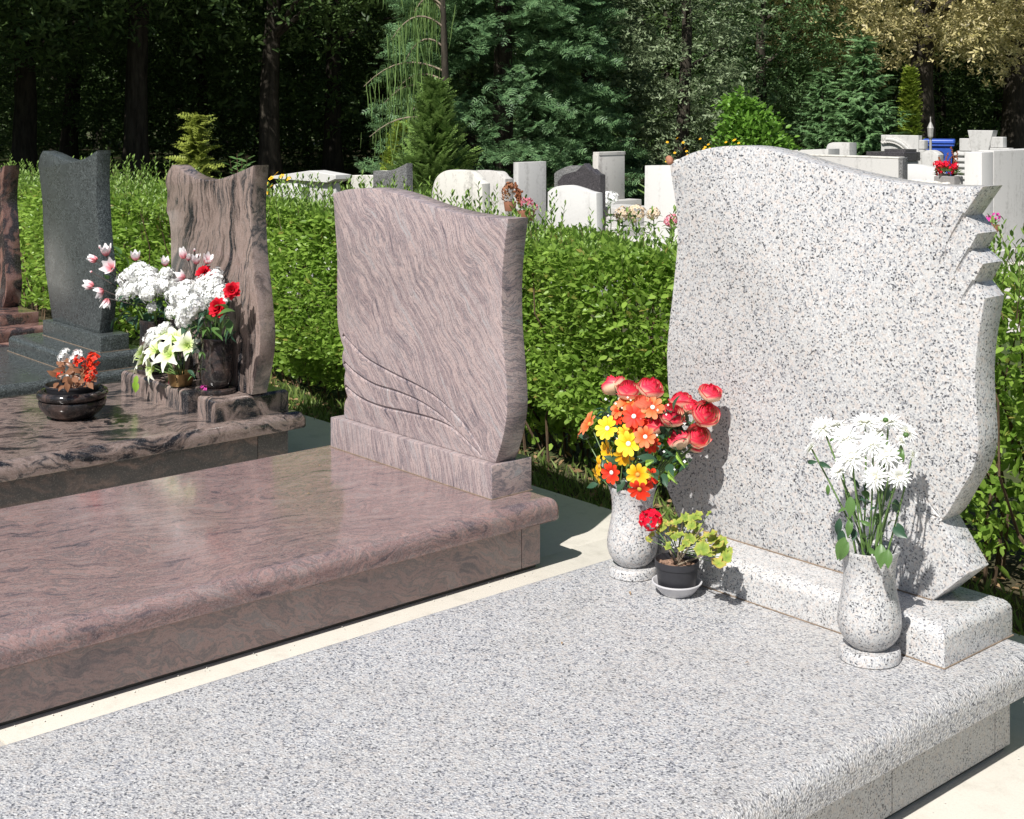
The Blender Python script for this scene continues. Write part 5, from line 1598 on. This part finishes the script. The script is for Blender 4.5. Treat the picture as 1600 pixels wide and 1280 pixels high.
p = P3(814, 330, 14)
t = thing('vase', 'white china vase with tall dry reddish flower spikes', 'vase', (p.x, p.y, .42))
mb = MB(); mb.lathe([(.035, 0), (.045, .02), (.055, .09), (.045, .15), (.035, .18), (.042, .20), (.036, .2), (.03, .17)], 20, cap1=True); mb.build('vase_body', M['white_china'], t, 40)
for k in range(5):
    mb = MB(); a = Vector((0, 0, .17)); b = a + Vector((rnd.uniform(-.16, -.02), rnd.uniform(-.05, .05), rnd.uniform(.2, .32)))
    mb.tube([a, a.lerp(b, .5) + Vector((.02, 0, .02)), b], .005, 5)
    for q in range(14): mb.ball(a.lerp(b, .35 + .65 * q / 14) + Vector((rnd.uniform(-.02, .02), rnd.uniform(-.02, .02), 0)), .015, 5, 3)
    mb.build('flower_spike', M['dry_flower'], t, 60)
t = thing('pedestal', 'low pale pedestal under the white china vase', 'pedestal', (p.x, p.y, 0))
bm_obj('block', block_bm(-.16, .16, -.14, .14, -.06, .30, .006, .004, 1, .002), M['limestone'], t)
bm_obj('top_slab', block_bm(-.2, .2, -.18, .18, .302, .42, .01, .006, 2, .004), M['limestone'], t)
flower_pot('pot of pink and red flowers at the foot of the china vase', P3(822, 345, 13.5) , .09, .10, M['red_pot'], M['pink_petal'], 7, .10, .10, .034)
flower_pot('dry orange flower clump left of the china vase', P3(797, 330, 14.5), .07, .10, M['red_pot'], M['dry_flower'], 9, .09, .18, .036, leafm='litter')
flower_pot('single magenta flower pot behind the notched granite edge', P3(1551, 362, 12), .06, .06, M['red_pot'], M['magenta'], 4, .05, .10, .035)

# ------------------------------------------------------------------ trees and shrubs
def trunk_mb(h, r, limbs=6, lean=.05, spread=1.6, seed=0):
    rr = random.Random(seed)
    mb = MB()
    pts, rad = [], []
    for i in range(9):
        u = i / 8
        pts.append((lean * h * u * rr.uniform(.6, 1.2) + .05 * math.sin(u * 7 + seed), .06 * math.sin(u * 5 + seed * 2), h * u - .1))
        rad.append(r * (1.35 - .35 * min(1, u * 9) if u < .12 else 1 - .72 * u))
    mb.tube(pts, rad, 12)
    for k in range(limbs):
        u = rr.uniform(.38, .92); a = Vector(pts[int(u * 8)])
        an = rr.uniform(0, 6.28); L = spread * rr.uniform(.7, 1.3)
        b = a + Vector((math.cos(an) * L * .5, math.sin(an) * L * .5, L * .35)); c = a + Vector((math.cos(an) * L, math.sin(an) * L, L * .55 + rr.uniform(-.3, .4)))
        mb.tube([a, b, c], [r * .38 * (1.1 - u * .6), r * .22, r * .06], 6)
    return mb


def crown_np(n_clump, per, centre, radii, clump_r, size, seed, tv=CLUMP_V, tf=CLUMP_F, hollow=.55, up=.3, zmin=None):
    rg = np.random.default_rng(seed)
    d = rg.normal(size=(n_clump, 3)); d /= np.linalg.norm(d, axis=1, keepdims=True)
    rr = hollow + (1 - hollow) * rg.random(n_clump) ** .6
    Cc = np.array(centre) + d * rr[:, None] * np.array(radii)
    P = Cc.repeat(per, 0) + rg.normal(size=(n_clump * per, 3)) * clump_r * np.array([1, 1, .6])
    if zmin is not None: P = P[P[:, 2] > zmin + .35 * np.sin(P[:, 0] * 3.1) * np.cos(P[:, 1] * 2.3)]
    n = len(P)
    D = rg.normal(size=(n, 3)) * .8 + (P - np.array(centre)) / np.array(radii) * .7 + np.array([0, 0, up])
    return scatter(tv, tf, P, D, rg.uniform(.7, 1.3, n) * size, rg.uniform(-1, 1, n))


def broadleaf(label, loc, h, r, crown_c, crown_r, n_clump, per, clump_r, size, leafm, seed, group=None, barkm='bark', zmin=None, name='tree', spread=1.8):
    t = thing(name, label, 'tree', loc, 0, group)
    trunk_mb(h, r, 7, .03, spread, seed).build('trunk', M[barkm], t, 60)
    V, Fc = crown_np(n_clump, per, crown_c, crown_r, clump_r, size, seed, zmin=zmin)
    o = link('crown', np_mesh('crown', V, Fc), M[leafm], t)
    return t


# the wood: tall trees whose crowns close above the frame
protos = []
for k in range(4):
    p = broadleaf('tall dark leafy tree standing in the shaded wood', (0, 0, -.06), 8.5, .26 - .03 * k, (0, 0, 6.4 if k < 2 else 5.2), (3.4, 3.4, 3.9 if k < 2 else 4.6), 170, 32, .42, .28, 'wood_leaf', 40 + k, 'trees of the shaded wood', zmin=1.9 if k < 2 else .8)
    protos.append(p)
front = [(215, 27), (425, 27), (40, 27.5), (-160, 31), (-260, 24), (-330, 18.5), (-130, 22.5), (-420, 27), (-560, 21), (-300, 36)]
back = [(110, 33), (320, 32), (520, 31), (590, 35), (-40, 36), (210, 38), (410, 39), (480, 45), (640, 41), (730, 36), (830, 43), (930, 38), (1040, 36), (1120, 42), (1220, 36), (1310, 41), (1470, 40), (1560, 38), (1640, 43), (1700, 36), (280, 46), (80, 45), (360, 52), (160, 53), (-20, 52), (540, 50), (1000, 48), (1400, 48), (700, 50), (1250, 50), (1560, 50), (850, 53), (-140, 46)]
fk, bk_ = 0, 0
for k, (u, d) in enumerate(front + back):
    src = k % 2 if k < len(front) else 2 + k % 2
    fresh = (src, k) in ((0, 0), (1, 1)) or k in (len(front), len(front) + 1)
    p = protos[src] if fresh else copy_tree(protos[src])
    lab = {215: 'thick dark tree rising between the dark green and the swirled headstone', 425: 'dark tree with straight trunk just right of the swirled headstone', 40: 'dark tree at the left edge of the shaded wood'}.get(u)
    p['label'] = lab or 'tall dark leafy tree standing in the shaded wood'
    p.location = far(u, d, -.06)
    p.rotation_euler = (0, 0, k * 2.1)
    sc_ = 1 + .12 * math.sin(k * 3.3)
    p.scale = (sc_, sc_, 1 + .1 * math.cos(k * 1.7))

# undergrowth below the wood, and the mass of trees beyond it
def bushmass(name, u0, u1, d0, d1, n, zt, size, mat, seed, kind='stuff'):
    rg = np.random.default_rng(seed)
    u = rg.uniform(u0, u1, n); d = rg.uniform(d0, d1, n)
    tt = (u - 800) / FPX
    z = rg.random(n) ** .8 * zt * (.75 + .35 * np.sin(u * .021 + d) * np.cos(u * .009))
    P = np.stack([d * (-_s + _c * tt), d * (_c + _s * tt), z], 1)
    D = rg.normal(size=(n, 3)) + np.array([.2, -.4, .3])
    V, Fc = scatter(CLUMP_V, CLUMP_F, P, D, rg.uniform(.6, 1.4, n) * size, rg.uniform(-1, 1, n))
    return tag(link(name, np_mesh(name, V, Fc), M[mat]), kind=kind)


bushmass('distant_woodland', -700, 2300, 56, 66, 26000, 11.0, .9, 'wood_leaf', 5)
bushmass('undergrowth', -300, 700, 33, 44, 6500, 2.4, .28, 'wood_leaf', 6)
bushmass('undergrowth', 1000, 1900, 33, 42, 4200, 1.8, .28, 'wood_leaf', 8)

# unseen wood added on the near side, giving the polished stones trees to reflect
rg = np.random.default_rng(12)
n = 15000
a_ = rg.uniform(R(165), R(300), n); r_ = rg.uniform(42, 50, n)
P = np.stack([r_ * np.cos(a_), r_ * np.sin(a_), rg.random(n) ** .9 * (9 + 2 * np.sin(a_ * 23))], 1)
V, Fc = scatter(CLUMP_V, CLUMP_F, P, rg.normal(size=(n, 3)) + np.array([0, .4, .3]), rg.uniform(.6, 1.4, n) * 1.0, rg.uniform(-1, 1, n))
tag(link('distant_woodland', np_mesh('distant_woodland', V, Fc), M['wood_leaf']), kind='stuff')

# yellowing oak
ow = far(1440, 29, -.06)
broadleaf('large oak with yellowing cream leaves over the right hand graves', (ow.x, ow.y, -.06), 9.5, .30, (.2, -.6, 6.4), (4.6, 3.6, 4.4), 430, 50, .34, .19, 'oak_leaf', 71, None, zmin=2.35, spread=2.6)
ow = far(1585, 31, -.06)
broadleaf('second thick oak trunk at the right frame edge with yellowing leaves', (ow.x, ow.y, -.06), 9.5, .34, (0, 0, 6.6), (3.8, 3.6, 4.2), 330, 46, .36, .2, 'oak_leaf', 72, None, zmin=2.5, spread=2.4)


def spray_conifer(label, loc, h, rbase, mat, n, size, seed, zlow=.1, shape=1.0, droop=-.1, name='conifer', tv=SPRAY_V, tf=SPRAY_F, group=None, layers=0, lump=.18, barkm='bark', cat='tree', topr=.04):
    rg = np.random.default_rng(seed)
    t = thing(name, label, cat, loc, 0, group)
    mb = MB(); mb.tube([(0, 0, -.05), (.03, 0, h * .5), (0, .02, h * .97)], [max(.03, rbase * .09), max(.02, rbase * .05), .01], 8)
    mb.build('trunk', M[barkm], t, 60)
    u = rg.random(n) ** .8
    z = zlow + (h - zlow) * u
    a = rg.uniform(0, 2 * PI, n)
    prof = rbase * ((1 - u) ** shape * (1 - topr) + topr)
    prof *= 1 + lump * np.sin(a * 3 + z * 4.1) * np.cos(z * 6.3 + a) + lump * .7 * np.sin(a * 7 + z * 2.2)
    rad = prof * (1 - rg.exponential(.16, n).clip(0, .8))
    if layers:
        ph = (z * layers) % 1.0
        rad *= .62 + .38 * (1 - ph)
    P = np.stack([rad * np.cos(a), rad * np.sin(a), z], 1)
    D = np.stack([np.cos(a), np.sin(a), np.full(n, droop) + .3 * u], 1) + rg.normal(size=(n, 3)) * .35
    V, Fc = scatter(tv, tf, P - D / np.linalg.norm(D, axis=1, keepdims=True) * size * .5, D, rg.uniform(.7, 1.25, n) * size, rg.uniform(-.9, .9, n))
    link('crown', np_mesh('crown', V, Fc), M[mat], t)
    return t


def cypress(label, loc, h, rb, n_br, per, size, seed):
    """boughs of overlapping flat sprays, lit tips over dark hollows"""
    rg = np.random.default_rng(seed)
    t = thing('cypress_tree', label, 'tree', loc)
    mb = MB(); mb.tube([(0, 0, -.05), (.03, 0, h * .5), (0, .02, h * .97)], [rb * .09, rb * .05, .01], 8); mb.build('trunk', M['bark'], t, 60)
    u = rg.random(n_br) ** .9
    z = .1 + (h - .2) * u
    a = rg.uniform(0, 2 * PI, n_br)
    L = rb * ((1 - u) ** .55) * rg.uniform(.72, 1.12, n_br)
    rise = rg.uniform(-.22, .30, n_br)
    f = .45 + .55 * rg.random((n_br, per)) ** .7
    lat = rg.normal(size=(n_br, per)) * .15 * (1.25 - f) * 1.6 * rb / 2
    x = L[:, None] * f
    zz = z[:, None] + rise[:, None] * x - .16 * x * f + rg.normal(size=(n_br, per)) * .05
    ca, sa = np.cos(a)[:, None], np.sin(a)[:, None]
    P = np.stack([x * ca - lat * sa, x * sa + lat * ca, zz], 2).reshape(-1, 3)
    D = np.stack([ca + rg.normal(size=f.shape) * .45, sa + rg.normal(size=f.shape) * .45, rise[:, None] + rg.normal(size=f.shape) * .35], 2).reshape(-1, 3)
    n = len(P)
    V, Fc = scatter(TUFT_V, TUFT_F, P, D, rg.uniform(.6, 1.3, n) * size, rg.uniform(-.9, .9, n))
    link('crown', np_mesh('crown', V, Fc), M['cypress'], t)


cypress('huge dark blue green cypress rising behind the white slabs', far(785, 22.5, -.06), 9.5, 2.3, 760, 58, .165, 21)
cypress('dark cypress crowded against the right of the huge one', far(915, 26.5, -.06), 9., 1.6, 420, 50, .18, 26)
w = far(1062, 23.5, -.06)
broadleaf('grey green bushy tree behind the crest of the pale granite headstone', w, 6.5, .14, (0, 0, 3.4), (1.25, 1.3, 3.3), 240, 36, .20, .14, 'cedar', 81, None, 'bark', None, 'tree', .9)
w = far(1190, 27.5, -.06)
broadleaf('soft mid green tree between the grey green tree and the spruces', w, 7., .14, (0, 0, 4.2), (1.7, 1.5, 3.7), 240, 36,   .25, .17, 'midgreen', 83, None, 'bark', None, 'tree', 1.0)
w = far(1172, 20, -.06)
t = thing('vine_shrub', 'bright green vine smothered shrub behind the pale granite headstone', 'shrub', w)
trunk_mb(1.3, .04, 5, .05, .4, 4).build('stem', M['twig'], t, 60)
V, Fc = crown_np(150, 30, (.05, 0, .85), (.45, .45, .85), .11, .085, 31, WIDE_V, LEAF_F, .6)
V2_, F2_ = crown_np(40, 24, (-.15, 0, 1.65), (.26, .25, .26), .09, .085, 32, WIDE_V, LEAF_F, .4)
link('crown', np_mesh('crown', *join([(V, Fc), (V2_, F2_)])), M['vine'], t)


def spruce(label, loc, h, rb, mat, seed, lev=22):
    rr = random.Random(seed)
    t = thing('spruce', label, 'tree', loc)
    mb = MB(); mb.tube([(0, 0, -.05), (.01, .01, h * .6), (0, 0, h)], [.05, .03, .006], 7); mb.build('trunk', M['bark'], t, 60)
    Ps, Ds, Ss = [], [], []
    for l in range(lev):
        u = l / lev
        z = .12 + (h - .15) * u
        L = rb * (1 - u) ** .85 + .05
        nb = 9 if u < .6 else 7
        for q in range(nb):
            an = 2 * PI * (q + rr.random() * .9) / nb + l
            LL = L * rr.uniform(.6, 1.25)
            z1_ = z + rr.uniform(-.10, .10)
            lift = rr.uniform(.05, .40)
            k = max(3, int(LL / .06))
            for s in range(k):
                f = (s + .5) / k
                r_ = LL * f
                zz = z1_ + lift * LL * f - .22 * LL * math.sin(f * 2.4)
                for sd in (-1, 1):
                    aa = an + sd * rr.uniform(.4, .9)
                    Ps.append((r_ * math.cos(an), r_ * math.sin(an), zz)); Ds.append((math.cos(aa), math.sin(aa), rr.uniform(-.45, .35))); Ss.append(rr.uniform(.09, .19) * (1.1 - .4 * f) * h / 2.6)
                if s == k - 1:
                    Ps.append((r_ * math.cos(an), r_ * math.sin(an), zz)); Ds.append((math.cos(an), math.sin(an), .35)); Ss.append(.2)
    Ps.append((0, 0, h - .2)); Ds.append((0.01, 0, 1)); Ss.append(.3)
    V, Fc = scatter(FEATH_V, FEATH_F, np.array(Ps), np.array(Ds), np.array(Ss), np.array([rr.uniform(-.8, .8) for _ in Ps]))
    link('crown', np_mesh('crown', V, Fc), M[mat], t)


spruce('slender young spruce left of the taller spruce on the right', far(1284, 25, -.06), 2.45, .68, 'spruce', 5, 24)
spruce('taller young spruce beside the dark oak trunk', far(1350, 24.6, -.06), 3.0, .98, 'spruce', 6, 28)
spray_conifer('narrow yellow green columnar thuja behind the carved white stone', far(1422, 25.5, -.06), 2.45, .24, 'thuja', 1600, .14, 24, .0, .38, .7, 'thuja', cat='tree', topr=.04)
spray_conifer('golden rounded conifer under the weeping tree', far(632, 21.5, -.06), 1.45, .42, 'thuja', 1500, .16, 25, .0, .6, .4, 'thuja', cat='shrub', topr=.2)
spray_conifer('feathery mid green juniper under the weeping tree', far(680, 19.5, -.06), 2.05, .60, 'juniper', 1500, .27, 27, .0, .75, 1.1, 'juniper', FEATH_V, FEATH_F, cat='shrub', lump=.5)
spray_conifer('small golden green conifer sapling behind the swirled headstone', far(307, 10.35, -.06), 1.66, .27, 'gold_fern', 230, .17, 28, .75, .75, .15, 'conifer_sapling', FEATH_V, FEATH_F, cat='shrub', layers=7, lump=.35)

# leafy shoot by the sapling
w = far(385, 9.9, -.06)
t = thing('shrub', 'leafy glossy green shoots rising right of the golden sapling', 'shrub', w)
mb = MB(); Ps, Ds, Ss = [], [], []
for k in range(9):
    a = Vector((rnd.uniform(-.12, .08), rnd.uniform(-.1, .1), .8)); b = a + Vector((rnd.uniform(-.12, .22), rnd.uniform(-.1, .1), rnd.uniform(.3, .62)))
    mb.tube([(0, 0, 0), a, b], [.008, .005, .002], 5)
    for q in range(22):
        an = q * 2.4; f = .15 + .85 * q / 22
        Ps.append(tuple(a.lerp(b, f))); Ds.append((math.cos(an), math.sin(an), .4)); Ss.append(rnd.uniform(.05, .09))
mb.build('stem', M['twig'], t, 60)
V, Fc = scatter(LEAF_V, LEAF_F, np.array(Ps), np.array(Ds), np.array(Ss), RNG.uniform(-.5, .5, len(Ps)))
link('foliage', np_mesh('foliage', V, Fc), M['shoot'], t)

# weeping conifer
w = far(694, 20.6, -.06)
t = thing('weeping_tree', 'pale green weeping conifer with arching bare boughs and hanging threads', 'tree', w)
mb = MB(); mb.tube([(0, 0, -.05), (.05, 0, 1.8), (-.05, 0, 3.6), (-.25, 0, 4.6)], [.07, .06, .04, .02], 8); mb.build('trunk', M['bark'], t, 60)
rows_V, rows_F = [], []
TH_V = np.array([(0, -.018, 0), (0, .018, 0), (.25, .03, .012), (.25, -.03, .012), (.5, -.024, -.012), (.5, .026, -.012), (.75, .022, .01), (.75, -.02, .01), (1, .004, 0), (1, -.004, 0)])
TH_F = np.array([(0, 1, 2, 3), (3, 2, 5, 4), (4, 5, 6, 7), (7, 6, 8, 9)])
Ps, Ds, Ss = [], [], []
rl = Vector((_c, _s, 0))          # to the right of the view
for k, (z0, L, up, dr) in enumerate(((1.45, 1.15, .25, .40), (2.25, 1.2, .30, .50), (2.9, .8, .35, .5), (1.9, 1.0, .3, .4), (2.6, .6, .3, .5), (3.2, .5, .3, .4), (1.7, .5, .3, .3), (3.1, .5, .4, .3), (2.1, .8, .25, .4), (3.8, .9, .3, .5), (4.2, 1.0, .2, .6))):
    an = rnd.uniform(-.45, .45) + PI
    dirv = rl * math.cos(an) + Vector((-_s, _c, 0)) * math.sin(an)
    pts = [Vector((0, 0, z0)) + dirv * L * f + Vector((0, 0, up * math.sin(f * 2.0) - dr * f * f)) for f in [i / 8 for i in range(9)]]
    b_ = MB(); b_.tube(pts, [.022 - .0022 * i for i in range(9)], 6); b_.build('bough', M['twig_pale'], t, 60)
    for s in range(70):
        f = rnd.uniform(.05, 1); i = min(7, int(f * 8))
        Ps.append(tuple(pts[i].lerp(pts[i + 1], f * 8 - i) + Vector((rnd.gauss(0, .06), rnd.gauss(0, .08), rnd.gauss(0, .03))))); Ds.append((rnd.gauss(0, .10), rnd.gauss(0, .10), -1)); Ss.append(.15 + .6 * rnd.random() ** 1.8)
V, Fc = scatter(TH_V * np.array([1, .5, 1]), TH_F, np.array(Ps), np.array(Ds), np.array(Ss), RNG.uniform(-3, 3, len(Ps)))
link('crown', np_mesh('crown', V, Fc), M['weeping'], t)

# orange daylilies by the vine shrub and yellow flowers by the house tomb
def flower_clump(label, loc, n, spread, h, mat, leafm, fs, seed):
    r_ = random.Random(seed)
    t = thing('flower_clump', label, 'flowers', loc)
    mb = MB()
    for _ in range(n * 4):
        a = Vector((r_.gauss(0, spread * .5), r_.gauss(0, spread * .5), .1)); d = Vector((r_.gauss(0, .5), r_.gauss(0, .5), 1))
        mb.put(oval_leaf_mb(.07, .1, 3), Matrix.Translation(a) @ along(d, Vector((1, 0, .1))) @ Matrix.Scale(h * r_.uniform(.4, .8), 4))
    o = mb.build('leaves', M[leafm], t, 60); o['kind'] = 'stuff'
    me = daisy_me[0]
    for _ in range(n):
        o = link('flower_head', mm(me, mat), mat, t, 60)
        o.matrix_local = aim((r_.gauss(0, spread * .5), r_.gauss(0, spread * .5), h * r_.uniform(.75, 1.05)), (r_.gauss(0, .4), -.6, .7), 0, fs)
    return t


flower_clump('clump of small orange flowers beside the vine smothered shrub', far(1108, 19, -.06), 46, .5, 1.22, M['amber'], 'juniper', .022, 3)
flower_clump('clump of small yellow flowers left of the house shaped tomb', far(424, 14, -.06), 12, .16, .98, M['amber'], 'juniper', .035, 4)
